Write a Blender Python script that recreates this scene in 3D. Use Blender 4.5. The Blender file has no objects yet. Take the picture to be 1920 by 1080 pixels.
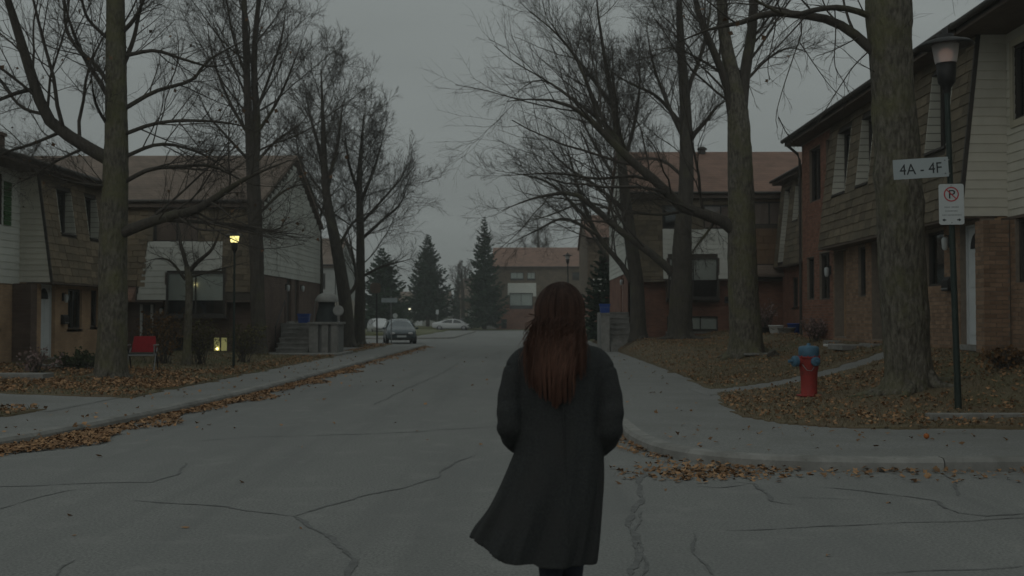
import bpy, bmesh, math, random
import numpy as np
from mathutils import Vector, Matrix

random.seed(7)
rng = np.random.default_rng(7)
scn = bpy.context.scene
col = scn.collection
R = math.radians

# ------------------------------------------------------------------ camera
FPX = 2100.0
CAM = Vector((0, 0, 1.5))
PITCH = math.atan(55 / FPX)
YAW = math.atan(25 / FPX)
cam_d = bpy.data.cameras.new('camera')
cam_d.sensor_width = 36
cam_d.lens = 36 * FPX / 1920
cam_d.clip_start = 0.1
cam_d.clip_end = 2000
cam_d.dof.use_dof = True
cam_d.dof.focus_distance = 11.0
cam_d.dof.aperture_fstop = 3.2
cam = bpy.data.objects.new('camera', cam_d)
col.objects.link(cam)
cam.location = CAM
cam.rotation_euler = (math.pi / 2 + PITCH, 0, YAW)
scn.camera = cam
scn.view_settings.view_transform = 'Standard'
scn.view_settings.look = 'None'
scn.view_settings.gamma = 1
scn.view_settings.exposure = 0.0
scn.cycles.use_denoising = True
scn.cycles.max_bounces = 5
scn.cycles.volume_bounces = 1
scn.cycles.transparent_max_bounces = 8
FWD = Vector((-math.sin(YAW) * math.cos(PITCH), math.cos(YAW) * math.cos(PITCH), math.sin(PITCH)))
RIGHT = Vector((math.cos(YAW), math.sin(YAW), 0))
UP = RIGHT.cross(FWD)

# ------------------------------------------------------------------ overcast dusk sky
SUN_EL, SUN_AZ = R(28), R(205)
world = bpy.data.worlds.new('World')
scn.world = world
world.use_nodes = True
nt = world.node_tree
nt.nodes.clear()
W = nt.nodes.new
def L(a, b): nt.links.new(a, b)
out = W('ShaderNodeOutputWorld'); bg = W('ShaderNodeBackground'); L(bg.outputs[0], out.inputs[0])
tc = W('ShaderNodeTexCoord'); sep = W('ShaderNodeSeparateXYZ'); L(tc.outputs['Generated'], sep.inputs[0])
zc = W('ShaderNodeMath'); zc.operation = 'MAXIMUM'; zc.inputs[1].default_value = 0.0; L(sep.outputs[2], zc.inputs[0])
cie = W('ShaderNodeMath'); cie.operation = 'MULTIPLY_ADD'; cie.inputs[1].default_value = 0.56; cie.inputs[2].default_value = 0.44
L(zc.outputs[0], cie.inputs[0])
# soft stratus streaks: project the view direction on a flat cloud base
dz = W('ShaderNodeMath'); dz.operation = 'ADD'; dz.inputs[1].default_value = 0.22; L(zc.outputs[0], dz.inputs[0])
dv = W('ShaderNodeVectorMath'); dv.operation = 'DIVIDE'; L(tc.outputs['Generated'], dv.inputs[0]); L(dz.outputs[0], dv.inputs[1])
mp = W('ShaderNodeMapping'); mp.inputs['Scale'].default_value = (0.55, 1.1, 0.0); L(dv.outputs[0], mp.inputs[0])
nz = W('ShaderNodeTexNoise'); nz.inputs['Scale'].default_value = 1.3; nz.inputs['Detail'].default_value = 5; nz.inputs['Roughness'].default_value = 0.5
L(mp.outputs[0], nz.inputs['Vector'])
cr = W('ShaderNodeMapRange'); cr.inputs[1].default_value = 0.3; cr.inputs[2].default_value = 0.7; cr.inputs[3].default_value = 0.89; cr.inputs[4].default_value = 1.10
L(nz.outputs[0], cr.inputs[0])
mm = W('ShaderNodeMath'); mm.operation = 'MULTIPLY'; L(cie.outputs[0], mm.inputs[0]); L(cr.outputs[0], mm.inputs[1])
grey = W('ShaderNodeVectorMath'); grey.operation = 'SCALE'; grey.inputs[0].default_value = (3.2, 3.55, 3.48); L(mm.outputs[0], grey.inputs['Scale'])
sky = W('ShaderNodeTexSky'); sky.sky_type = 'NISHITA'; sky.sun_disc = False
sky.sun_elevation = SUN_EL; sky.sun_rotation = SUN_AZ; sky.dust_density = 6; sky.air_density = 1.5
hs = W('ShaderNodeHueSaturation'); hs.inputs['Saturation'].default_value = 0.12; hs.inputs['Value'].default_value = 0.5; L(sky.outputs[0], hs.inputs['Color'])
mx = W('ShaderNodeMixRGB'); mx.inputs[0].default_value = 0.94; L(hs.outputs[0], mx.inputs[1]); L(grey.outputs[0], mx.inputs[2])
L(mx.outputs[0], bg.inputs[0])
bg.inputs[1].default_value = 0.118

sun_d = bpy.data.lights.new('sun', 'SUN'); sun_d.energy = 0.12; sun_d.angle = R(40); sun_d.color = (1.0, 0.97, 0.93)
sun = bpy.data.objects.new('sun', sun_d); col.objects.link(sun)
sun.rotation_euler = (math.pi / 2 - SUN_EL, 0, math.pi - SUN_AZ)
sun.location = (0, 0, 40)

# ------------------------------------------------------------------ helpers
def at(px, py, d):
    """photograph pixel at depth d (metres along the lens axis) -> world point"""
    return CAM + d * (FWD + RIGHT * ((px - 960) / FPX) + UP * ((540 - py) / FPX))

def sstep(a, b, x):
    t = min(1, max(0, (x - a) / (b - a)))
    return t * t * (3 - 2 * t)

def terrain(x, y):
    if x > 2.5:
        h1 = 0.13 + 0.77 * min(1.0, max(0.0, (x - 3.3) / 4.8)) ** 1.9 * (0.08 + 0.92 * sstep(13.9, 17.2, y))
        h3 = 0.13 + 0.50 * sstep(3.4, 4.6, x) + 0.3 * sstep(6.6, 8.3, x)
        k = sstep(26, 40, y)
        h = h1 * (1 - k) + h3 * k
        far = sstep(62, 80, y)
        return h * (1 - far) + 0.14 * far
    if x < -4:
        return 0.13 + 0.17 * sstep(-6.6, -12, x)
    return 0.0

def ground(px, py):
    d0 = at(px, py, 1) - CAM
    t = 5.0
    while t < 300:
        p = CAM + d0 * t
        if p.z <= terrain(p.x, p.y):
            return Vector((p.x, p.y, terrain(p.x, p.y)))
        t += 0.04
    return CAM + d0 * 300

ROOT = {}
def tag(o, label=None, cat=None, group=None, kind=None):
    if label: o['label'] = label
    if cat: o['category'] = cat
    if group: o['group'] = group
    if kind: o['kind'] = kind
    return o

def thing(name, loc, label, cat, group=None, local=False, rz=0):
    o = bpy.data.objects.new(name, None)
    col.objects.link(o)
    o.empty_display_size = 0.3
    o.location = loc
    o.rotation_euler = (0, 0, rz)
    ROOT[o] = Vector((0, 0, 0)) if local else Vector(loc)
    return tag(o, label, cat, group)

def setmesh(me, verts, faces):
    """verts (n,3) array, faces (m,k) array"""
    verts = np.asarray(verts, dtype=np.float32); faces = np.asarray(faces, dtype=np.int32)
    m, k = faces.shape
    me.vertices.add(len(verts)); me.vertices.foreach_set('co', verts.ravel())
    me.loops.add(m * k); me.loops.foreach_set('vertex_index', faces.ravel())
    me.polygons.add(m)
    me.polygons.foreach_set('loop_start', np.arange(0, m * k, k, dtype=np.int32))
    try: me.polygons.foreach_set('loop_total', np.full(m, k, dtype=np.int32))
    except Exception: pass
    me.update(calc_edges=True)

def link(name, me, mat, parent=None):
    o = bpy.data.objects.new(name, me)
    col.objects.link(o)
    if mat is not None and len(me.materials) == 0:
        me.materials.append(mat)
    if parent is not None:
        o.parent = parent
        ROOT[o] = ROOT[parent]
    else:
        ROOT[o] = Vector((0, 0, 0))
    return o

class Fr:
    """a facade frame: u along the wall, n outward, z up"""
    def __init__(s, o, u, n):
        s.o, s.u, s.n = Vector(o), Vector(u), Vector(n)
        s.flip = s.u.cross(s.n).z < 0
    def P(s, u, n, z):
        return s.o + s.u * u + s.n * n + Vector((0, 0, z))
    def off(s, n): return Fr(s.o + s.n * n, s.u, s.n)
WORLD = Fr((0, 0, 0), (1, 0, 0), (0, 1, 0))

class MB:
    def __init__(s): s.v, s.f, s.sm = [], [], []
    def add(s, vs, fs, smooth=False):
        b = len(s.v)
        s.v += [tuple(v) for v in vs]
        s.f += [tuple(b + i for i in f) for f in fs]
        s.sm += [smooth] * len(fs)
        return s
    def box(s, u0, u1, n0, n1, z0, z1, fr=WORLD):
        vs = [fr.P(u, n, z) for z in (z0, z1) for n in (n0, n1) for u in (u0, u1)]
        return s.hexa(vs, fr.flip)
    def hexa(s, vs, flip=False):
        fs = [(0, 2, 3, 1), (4, 5, 7, 6), (0, 1, 5, 4), (2, 6, 7, 3), (0, 4, 6, 2), (1, 3, 7, 5)]
        if flip: fs = [f[::-1] for f in fs]
        return s.add(vs, fs)
    def quad(s, a, b, c, d): return s.add([a, b, c, d], [(0, 1, 2, 3)])
    def poly(s, pts): return s.add(pts, [tuple(range(len(pts)))])
    def prism(s, pts, axis):
        n = len(pts); axis = Vector(axis)
        vs = [Vector(p) for p in pts] + [Vector(p) + axis for p in pts]
        fs = [tuple(range(n))[::-1], tuple(range(n, 2 * n))] + [(i, (i + 1) % n, n + (i + 1) % n, n + i) for i in range(n)]
        return s.add(vs, fs)
    def tube(s, pts, rad, sides=8, smooth=True, cap=True):
        pts = [Vector(p) for p in pts]
        if not hasattr(rad, '__len__'): rad = [rad] * len(pts)
        vs, fs = [], []
        for i, p in enumerate(pts):
            t = (pts[min(i + 1, len(pts) - 1)] - pts[max(i - 1, 0)]).normalized()
            a = t.cross(Vector((0, 0, 1)) if abs(t.z) < 0.9 else Vector((0, 1, 0))).normalized()
            b = t.cross(a)
            for k in range(sides):
                w = 2 * math.pi * k / sides
                vs.append(p + (a * math.cos(w) + b * math.sin(w)) * rad[i])
        for i in range(len(pts) - 1):
            for k in range(sides):
                q = (k + 1) % sides
                fs.append((i * sides + k, i * sides + q, (i + 1) * sides + q, (i + 1) * sides + k))
        s.add(vs, fs, smooth)
        if cap:
            n = len(vs)
            s.add(vs[:sides], [tuple(range(sides))]); s.add(vs[n - sides:], [tuple(range(sides))[::-1]])
        return s
    def lathe(s, c, prof, sides=20, smooth=True, squash=(1, 1), axis=None):
        """prof = [(radius, height)], about c; axis tilts it"""
        vs, fs = [], []
        M = Matrix.Identity(3)
        if axis is not None: M = Vector((0, 0, 1)).rotation_difference(Vector(axis)).to_matrix()
        for r, h in prof:
            for k in range(sides):
                w = 2 * math.pi * k / sides
                vs.append(Vector(c) + M @ Vector((r * math.cos(w) * squash[0], r * math.sin(w) * squash[1], h)))
        for i in range(len(prof) - 1):
            for k in range(sides):
                q = (k + 1) % sides
                fs.append((i * sides + k, i * sides + q, (i + 1) * sides + q, (i + 1) * sides + k))
        s.add(vs, fs, smooth)
        n = len(vs)
        s.add(vs[:sides], [tuple(range(sides))[::-1]]); s.add(vs[n - sides:], [tuple(range(sides))])
        return s
    def build(s, name, mat, parent=None, bevel=0):
        off = ROOT[parent] if parent is not None else Vector((0, 0, 0))
        me = bpy.data.meshes.new(name)
        me.from_pydata([(a - off.x, b - off.y, c - off.z) for a, b, c in s.v], [], s.f)
        me.polygons.foreach_set('use_smooth', s.sm)
        o = link(name, me, mat, parent)
        if bevel:
            m = o.modifiers.new('bevel', 'BEVEL'); m.width = bevel; m.segments = 2; m.limit_method = 'ANGLE'
        return o

_unit = {}
def unitbox(mat):
    if mat.name not in _unit:
        me = bpy.data.meshes.new('piece_' + mat.name)
        vs = [(x, y, z) for z in (-.5, .5) for y in (-.5, .5) for x in (-.5, .5)]
        me.from_pydata(vs, [], [(0, 2, 3, 1), (4, 5, 7, 6), (0, 1, 5, 4), (2, 6, 7, 3), (0, 4, 6, 2), (1, 3, 7, 5)])
        me.materials.append(mat)
        _unit[mat.name] = me
    return _unit[mat.name]

def piece(name, mat, parent, c, ax, size):
    """one small piece (board, shingle, brick) sharing a unit mesh; ax = (u, n, z) unit vectors"""
    o = bpy.data.objects.new(name, unitbox(mat))
    col.objects.link(o)
    o.parent = parent
    off = ROOT[parent]
    M = Matrix.Identity(4)
    for j in range(3):
        for i in range(3):
            M[i][j] = ax[j][i] * size[j]
        M[j][3] = (c - off)[j]
    o.matrix_basis = M
    ROOT[o] = off
    return o

# ------------------------------------------------------------------ materials (procedural, world-position based)
def mk(name, c1, c2=None, scale=4.0, rough=0.8, bump=0.0, bscale=None, rnd=0.0, island=0.0, stretch=(1, 1, 1), metal=0.0, spec=0.3, detail=6, lo=0.35, hi=0.65):
    m = bpy.data.materials.new(name); m.use_nodes = True
    t = m.node_tree; N = t.nodes.new; K = t.links.new
    b = t.nodes['Principled BSDF']
    b.inputs['Roughness'].default_value = rough; b.inputs['Metallic'].default_value = metal
    b.inputs['Specular IOR Level'].default_value = spec
    c2 = c2 or c1
    g = N('ShaderNodeNewGeometry'); mpn = N('ShaderNodeMapping'); mpn.inputs['Scale'].default_value = stretch
    K(g.outputs['Position'], mpn.inputs[0])
    n = N('ShaderNodeTexNoise'); n.inputs['Scale'].default_value = scale; n.inputs['Detail'].default_value = detail; n.inputs['Roughness'].default_value = 0.6
    K(mpn.outputs[0], n.inputs['Vector'])
    mr = N('ShaderNodeMapRange'); mr.inputs[1].default_value = lo; mr.inputs[2].default_value = hi; K(n.outputs[0], mr.inputs[0])
    mix = N('ShaderNodeMixRGB'); mix.inputs[1].default_value = (*c1, 1); mix.inputs[2].default_value = (*c2, 1); K(mr.outputs[0], mix.inputs[0])
    last = mix.outputs[0]
    if rnd or island:
        src = N('ShaderNodeObjectInfo').outputs['Random'] if rnd else g.outputs['Random Per Island']
        a = rnd or island
        vr = N('ShaderNodeMapRange'); vr.inputs[3].default_value = 1 - a; vr.inputs[4].default_value = 1 + a; K(src, vr.inputs[0])
        sc = N('ShaderNodeVectorMath'); sc.operation = 'SCALE'; K(last, sc.inputs[0]); K(vr.outputs[0], sc.inputs['Scale'])
        last = sc.outputs[0]
    K(last, b.inputs['Base Color'])
    if bump:
        n2 = N('ShaderNodeTexNoise'); n2.inputs['Scale'].default_value = bscale or scale * 3; n2.inputs['Detail'].default_value = 5
        K(mpn.outputs[0], n2.inputs['Vector'])
        bp = N('ShaderNodeBump'); bp.inputs['Strength'].default_value = 0.8; bp.inputs['Distance'].default_value = bump
        K(n2.outputs[0], bp.inputs['Height']); K(bp.outputs[0], b.inputs['Normal'])
    return m

def mk_brick(name, c1, c2, mortar, w=0.21, h=0.075, gap=0.01, bump=0.006, rough=0.9, var=0.5, offset=0.5):
    m = mk(name, c1, c2, 3.0, rough)
    t = m.node_tree; N = t.nodes.new; K = t.links.new; b = t.nodes['Principled BSDF']
    g = N('ShaderNodeNewGeometry'); sp = N('ShaderNodeSeparateXYZ'); K(g.outputs['Position'], sp.inputs[0])
    ad = N('ShaderNodeMath'); K(sp.outputs[0], ad.inputs[0]); K(sp.outputs[1], ad.inputs[1])
    cb = N('ShaderNodeCombineXYZ'); K(ad.outputs[0], cb.inputs[0]); K(sp.outputs[2], cb.inputs[1])
    bt = N('ShaderNodeTexBrick'); bt.inputs['Scale'].default_value = 1; bt.inputs['Brick Width'].default_value = w; bt.inputs['Row Height'].default_value = h
    bt.inputs['Mortar Size'].default_value = gap / 2; bt.inputs['Mortar Smooth'].default_value = 0.2; bt.offset = offset
    bt.inputs['Color1'].default_value = (*c1, 1); bt.inputs['Color2'].default_value = (*c2, 1); bt.inputs['Mortar'].default_value = (*mortar, 1)
    K(cb.outputs[0], bt.inputs['Vector'])
    n = N('ShaderNodeTexNoise'); n.inputs['Scale'].default_value = 1.3; n.inputs['Detail'].default_value = 5; K(g.outputs['Position'], n.inputs['Vector'])
    mr = N('ShaderNodeMapRange'); mr.inputs[1].default_value = 0.3; mr.inputs[2].default_value = 0.7; mr.inputs[3].default_value = 0.78; mr.inputs[4].default_value = 1.18; K(n.outputs[0], mr.inputs[0])
    sc = N('ShaderNodeVectorMath'); sc.operation = 'SCALE'; K(bt.outputs['Color'], sc.inputs[0]); K(mr.outputs[0], sc.inputs['Scale'])
    K(sc.outputs[0], b.inputs['Base Color'])
    bp = N('ShaderNodeBump'); bp.invert = True; bp.inputs['Distance'].default_value = bump; bp.inputs['Strength'].default_value = 1; K(bt.outputs['Fac'], bp.inputs['Height']); K(bp.outputs[0], b.inputs['Normal'])
    return m

def mk_emit(name, c, s):
    m = bpy.data.materials.new(name); m.use_nodes = True; b = m.node_tree.nodes['Principled BSDF']
    b.inputs['Base Color'].default_value = (*c, 1); b.inputs['Emission Color'].default_value = (*c, 1); b.inputs['Emission Strength'].default_value = s
    return m

def mk_glass(name, tint=(0.95, 0.965, 0.96)):
    m = bpy.data.materials.new(name); m.use_nodes = True; t = m.node_tree; t.nodes.clear(); N = t.nodes.new; K = t.links.new
    o = N('ShaderNodeOutputMaterial'); mixs = N('ShaderNodeMixShader'); tr = N('ShaderNodeBsdfTransparent'); gl = N('ShaderNodeBsdfGlossy')
    tr.inputs[0].default_value = (*tint, 1); gl.inputs['Roughness'].default_value = 0.04; gl.inputs[0].default_value = (.9, .95, .95, 1)
    fr = N('ShaderNodeFresnel'); fr.inputs[0].default_value = 1.5
    K(fr.outputs[0], mixs.inputs[0]); K(tr.outputs[0], mixs.inputs[1]); K(gl.outputs[0], mixs.inputs[2]); K(mixs.outputs[0], o.inputs[0])
    return m

def two_tone(m, c3, scale, lo, hi, stretch=(1, 1, 1)):
    """a second, larger blotch colour over a mk() material"""
    t = m.node_tree; N = t.nodes.new; K = t.links.new; b = t.nodes['Principled BSDF']
    src = b.inputs['Base Color'].links[0].from_socket
    g = N('ShaderNodeNewGeometry'); mpn = N('ShaderNodeMapping'); mpn.inputs['Scale'].default_value = stretch; K(g.outputs['Position'], mpn.inputs[0])
    n = N('ShaderNodeTexNoise'); n.inputs['Scale'].default_value = scale; n.inputs['Detail'].default_value = 7; n.inputs['Roughness'].default_value = 0.62
    K(mpn.outputs[0], n.inputs['Vector'])
    mr = N('ShaderNodeMapRange'); mr.inputs[1].default_value = lo; mr.inputs[2].default_value = hi; K(n.outputs[0], mr.inputs[0])
    mix = N('ShaderNodeMixRGB'); mix.inputs[2].default_value = (*c3, 1); K(mr.outputs[0], mix.inputs[0]); K(src, mix.inputs[1]); K(mix.outputs[0], b.inputs['Base Color'])
    return m

M = {}
M['asphalt'] = two_tone(two_tone(two_tone(mk('asphalt', (.135, .137, .13), (.265, .266, .252), 48, .92, .006, 120, detail=10), (.17, .171, .166), .32, .42, .75, (1, .5, 1)), (.26, .258, .243), 2.3, .54, .85), (.15, .152, .147), 1.1, .5, .8, (1.3, .07, 1))
M['asphalt'] = two_tone(two_tone(M['asphalt'], (.34, .335, .315), 70, .64, .72), (.115, .116, .112), 3.2, .66, .8)
M['path'] = two_tone(mk('path', (.15, .152, .145), (.265, .265, .252), 48, .92, .004, 200), (.165, .163, .152), .8, .45, .75)
M['crack'] = mk('crack', (.11, .111, .107), (.17, .171, .166), 14, .9)
M['patch'] = mk('patch', (.15, .15, .145), (.19, .19, .18), 40, .9, .003, 200)
M['concrete'] = two_tone(two_tone(mk('concrete', (.265, .26, .242), (.20, .197, .184), 5, .9, .005, 60, rnd=.1), (.145, .14, .127), 1.6, .48, .72), (.12, .115, .10), 9, .6, .75)
M['lawn'] = two_tone(two_tone(mk('lawn', (.132, .108, .066), (.168, .138, .086), 14, .95, .03, 40), (.14, .098, .06), .9, .45, .68), (.095, .102, .048), .4, .52, .72)
M['grass'] = mk('grass', (.095, .098, .045), (.16, .135, .075), 1.2, .8, island=.35)
M['grass_dry'] = mk('grass_dry', (.12, .10, .055), (.16, .125, .075), 1.2, .8, island=.35)
M['lawn_green'] = two_tone(mk('lawn_green', (.10, .11, .05), (.13, .13, .065), 6, .95), (.14, .12, .07), .3, .5, .75)
M['earth'] = mk('earth', (.10, .08, .05), (.13, .10, .065), 2, .95)
M['leaf_litter'] = mk('leaf_litter', (.205, .108, .052), (.315, .19, .098), 6, .9, island=.5)
M['tree_leaf'] = mk('tree_leaf', (.10, .06, .035), (.15, .09, .05), 5, .85, island=.4)
M['brick_b'] = mk('brick_b', (.28, .185, .122), (.225, .148, .10), 6, .92, .003, 90, rnd=.22)
M['brick_bi'] = mk('brick_bi', (.28, .185, .122), (.225, .148, .10), 6, .92, .003, 90, island=.22)
M['mortar'] = mk('mortar', (.24, .20, .16), (.19, .16, .13), 9, .95, .003, 60)
M['brick_tan'] = mk_brick('brick_tan', (.43, .285, .17), (.36, .235, .145), (.34, .26, .19))
M['brick_red'] = mk_brick('brick_red', (.24, .115, .078), (.19, .092, .066), (.19, .13, .10))
M['brick_dark'] = mk_brick('brick_dark', (.15, .105, .083), (.12, .085, .068), (.13, .10, .085))
M['shingle'] = two_tone(mk('shingle', (.175, .142, .098), (.13, .108, .076), 3.5, .9, .004, 30, rnd=.28, stretch=(1, 1, 5)), (.115, .105, .078), .7, .5, .78)
M['shingle_tan'] = two_tone(mk('shingle_tan', (.215, .17, .115), (.165, .132, .09), 3.5, .9, .004, 30, rnd=.26, stretch=(1, 1, 5)), (.145, .12, .085), .8, .5, .8)
M['shingle_base'] = mk('shingle_base', (.06, .052, .042), (.08, .07, .056), 4, .9)
M['shingle_far'] = mk_brick('shingle_far', (.17, .135, .098), (.14, .11, .082), (.085, .07, .056), .4, .2, .02, .015)
M['roof_red'] = mk_brick('roof_red', (.235, .142, .105), (.205, .125, .095), (.14, .09, .07), .3, .12, .012, .01)
M['roof_brown'] = mk_brick('roof_brown', (.20, .152, .12), (.17, .13, .103), (.12, .092, .075), .3, .12, .012, .01)
M['siding'] = two_tone(mk('siding', (.60, .58, .50), (.54, .52, .45), 2, .6, rnd=.05), (.42, .40, .33), .6, .52, .8, (1, 1, .4))
M['siding_white'] = two_tone(mk('siding_white', (.62, .63, .58), (.56, .57, .52), 2, .6, rnd=.04), (.44, .44, .39), .7, .52, .8, (1, 1, .4))
M['siding_grey'] = two_tone(mk('siding_grey', (.50, .51, .465), (.45, .46, .42), 2, .6, rnd=.05), (.36, .36, .32), .8, .5, .78, (1, 1, .35))
M['cheek'] = mk_brick('cheek', (.50, .49, .42), (.46, .45, .39), (.22, .21, .18), 50, .16, .022, .012, .6)
M['trim_dark'] = mk('trim_dark', (.05, .046, .042), (.065, .058, .05), 6, .6)
M['trim_brown'] = mk('trim_brown', (.10, .078, .062), (.13, .10, .078), 4, .7)
M['trim_cream'] = mk('trim_cream', (.46, .43, .33), (.42, .39, .3), 4, .6)
M['white'] = mk('white', (.62, .63, .62), (.56, .57, .56), 5, .5)
M['door_dark'] = mk('door_dark', (.05, .047, .045), (.065, .06, .055), 4, .5)
M['door_white'] = mk('door_white', (.62, .65, .66), (.56, .59, .6), 3, .4)
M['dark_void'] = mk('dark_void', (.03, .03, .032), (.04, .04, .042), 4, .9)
M['blind_pale'] = mk('blind_pale', (.78, .80, .76), (.70, .72, .68), 1.4, .9)
M['blind_pink'] = mk('blind_pink', (.36, .27, .235), (.30, .225, .20), 1.4, .9)
M['glass'] = mk_glass('glass')
M['bark'] = two_tone(two_tone(mk('bark', (.165, .15, .122), (.065, .058, .046), 17, .95, .07, 24, stretch=(1, 1, .36), lo=.38, hi=.62, detail=10), (.13, .125, .066), 1.6, .45, .68), (.10, .105, .06), 14, .55, .8)
M['bark_dark'] = two_tone(mk('bark_dark', (.08, .07, .058), (.05, .044, .037), 12, .95, .04, 20, stretch=(1, 1, .25)), (.09, .088, .05), 1.0, .52, .75)
M['twig'] = mk('twig', (.085, .074, .062), (.06, .052, .045), 5, .95)
M['needle'] = mk('needle', (.024, .047, .027), (.035, .062, .034), 2, .8, island=.4)
M['pole_green'] = mk('pole_green', (.022, .034, .03), (.03, .042, .036), 6, .5, metal=.2)
M['metal_black'] = mk('metal_black', (.018, .018, .018), (.028, .027, .026), 8, .5)
M['metal_grey'] = mk('metal_grey', (.25, .26, .26), (.2, .2, .2), 8, .45, metal=.6)
M['sign_white'] = mk('sign_white', (.50, .53, .53), (.44, .47, .47), 3, .5)
M['sign_grey'] = mk('sign_grey', (.36, .40, .41), (.32, .36, .37), 3, .5)
M['ink'] = mk('ink', (.03, .032, .035))
M['ink_pale'] = mk('ink_pale', (.24, .26, .26))
M['sign_red'] = mk('sign_red', (.42, .045, .055))
M['hydrant_red'] = two_tone(mk('hydrant_red', (.30, .032, .027), (.22, .026, .02), 6, .6, .003, 30), (.13, .04, .028), 7, .56, .72)
M['hydrant_blue'] = mk('hydrant_blue', (.065, .155, .235), (.055, .12, .175), 9, .6, .003, 30)
M['blue_plastic'] = mk('blue_plastic', (.02, .07, .30), (.02, .06, .25), 4, .5)
M['red_fabric'] = mk('red_fabric', (.27, .014, .02), (.21, .012, .017), 10, .9)
# ------------------------------------------------------------------ the setting: ground, road, kerbs, paths, lawns
def flat(px, py, z=0.0):
    d0 = at(px, py, 1) - CAM
    return CAM + d0 * ((z - CAM.z) / d0.z)

g = MB(); g.quad((-450, -60, -.06), (450, -60, -.06), (450, 700, -.06), (-450, 700, -.06))
tag(g.build('ground', M['earth']), kind='structure')
g = MB(); g.quad((-70, -14, 0), (70, -14, 0), (70, 131, 0), (-70, 131, 0))
road = tag(g.build('road', M['asphalt']), kind='structure')

def offset_line(line, d):
    res = []
    for i, p in enumerate(line):
        a = Vector(line[max(i - 1, 0)]); b = Vector(line[min(i + 1, len(line) - 1)])
        t = (b - a).normalized()
        res.append(Vector(p) + Vector((-t.y, t.x)) * d)
    return res

def resample(line, step):
    pts = [Vector(p) for p in line]; res = [pts[0]]
    for a, b in zip(pts, pts[1:]):
        n = max(1, int((b - a).length / step))
        for i in range(1, n + 1): res.append(a.lerp(b, i / n))
    return res

def smooth_line(line, it=2):
    pts = [Vector(p) for p in line]
    for _ in range(it):
        new = [pts[0]]
        for a, b in zip(pts, pts[1:]):
            new += [a.lerp(b, .25), a.lerp(b, .75)]
        pts = new + [pts[-1]]
    return pts

KL = smooth_line([(-26, 7.8), (-12, 8.2), (-8.2, 9.3), (-6.6, 10.8), (-5.95, 12.5), (-5.6, 15), (-5.35, 19), (-5.2, 25), (-5.15, 40), (-5.1, 57.5)])
KL2 = [Vector((-22, 77)), Vector((-8, 76.6)), Vector((-5.6, 77.6)), Vector((-5.1, 79.5)), Vector((-5.1, 116))]
KR = smooth_line([(32, 13.0), (9, 11.5), (5.2, 11.05), (3.4, 10.95), (2.3, 11.15), (1.6, 11.75), (1.3, 12.8), (1.22, 14.5), (1.2, 20), (1.2, 60), (1.2, 117)])

def kerb(name, line, side, label=None):
    """concrete kerb in cast lengths, each its own stone with a joint between"""
    root = MB()
    base_o = offset_line(line, side * .02); base_i = offset_line(line, side * .13)
    for i in range(len(line) - 1):
        root.quad((*base_o[i], .06), (*base_o[i + 1], .06), (*base_i[i + 1], .06), (*base_i[i], .06))
    k = tag(root.build(name, M['concrete']), kind='structure')
    rs = resample(line, .42)
    chunk = 7; i = 0
    while i < len(rs) - 1:
        seg = rs[max(0, i): i + chunk + 1]
        if len(seg) < 2: break
        if seg[0].y > 60 or abs(seg[0].x) > 20: chunk = 20
        a = offset_line(seg, 0.0); b = offset_line(seg, side * .15); c = offset_line(seg, -side * .025)
        cut = .006
        a2, b2, c2 = [list(q) for q in (a, b, c)]
        for q in (a2, b2, c2):
            q[0] = q[0] + (q[1] - q[0]).normalized() * cut
            q[-1] = q[-1] + (q[-2] - q[-1]).normalized() * cut
        m = MB(); dzz = random.uniform(-.004, .006)
        n = len(seg); vs = []
        for j in range(n):
            vs += [(*c2[j], -.02), (*(c2[j].lerp(a2[j], .5)), .085 + dzz), (*(a2[j].lerp(b2[j], .13)), .122 + dzz), (*b2[j], .128 + dzz), (*b2[j], -.02)]
        fs = [(j * 5 + q, j * 5 + q + 1, j * 5 + q + 6, j * 5 + q + 5) for j in range(n - 1) for q in range(4)]
        fs += [(0, 1, 2, 3, 4)[::-1], tuple((n - 1) * 5 + q for q in range(5))]
        m.add(vs, fs)
        m.build('kerb_stone', M['concrete'], k)
        i += chunk
    return k
kerb('kerb_left', KL, 1)
kerb('kerb_left_far', KL2, 1)
kerb('kerb_right', KR, -1)

def sheet(name, pts, z, mat, kind='structure'):
    m = MB(); m.poly([(p[0], p[1], z) for p in pts])
    return tag(m.build(name, mat), kind=kind)
li = offset_line(KL, .15)
sheet('sidewalk_left', list(li) + [(-12, 57.5), (-26, 57.5)], .118, M['path'])
sheet('sidewalk_left_far', list(offset_line(KL2, .15)) + [(-22, 116)], .118, M['path'])
ri = offset_line(KR, -.15)
sheet('sidewalk_right', list(ri) + [(32, 117)], .118, M['path'])

def wob(x, y, s=1.0):
    return (math.sin(x * 3.1 * s + y * 1.7) + math.sin(x * 1.3 - y * 2.9 * s + 1.1) + math.sin((x + y) * 5.3 * s)) / 3

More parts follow.
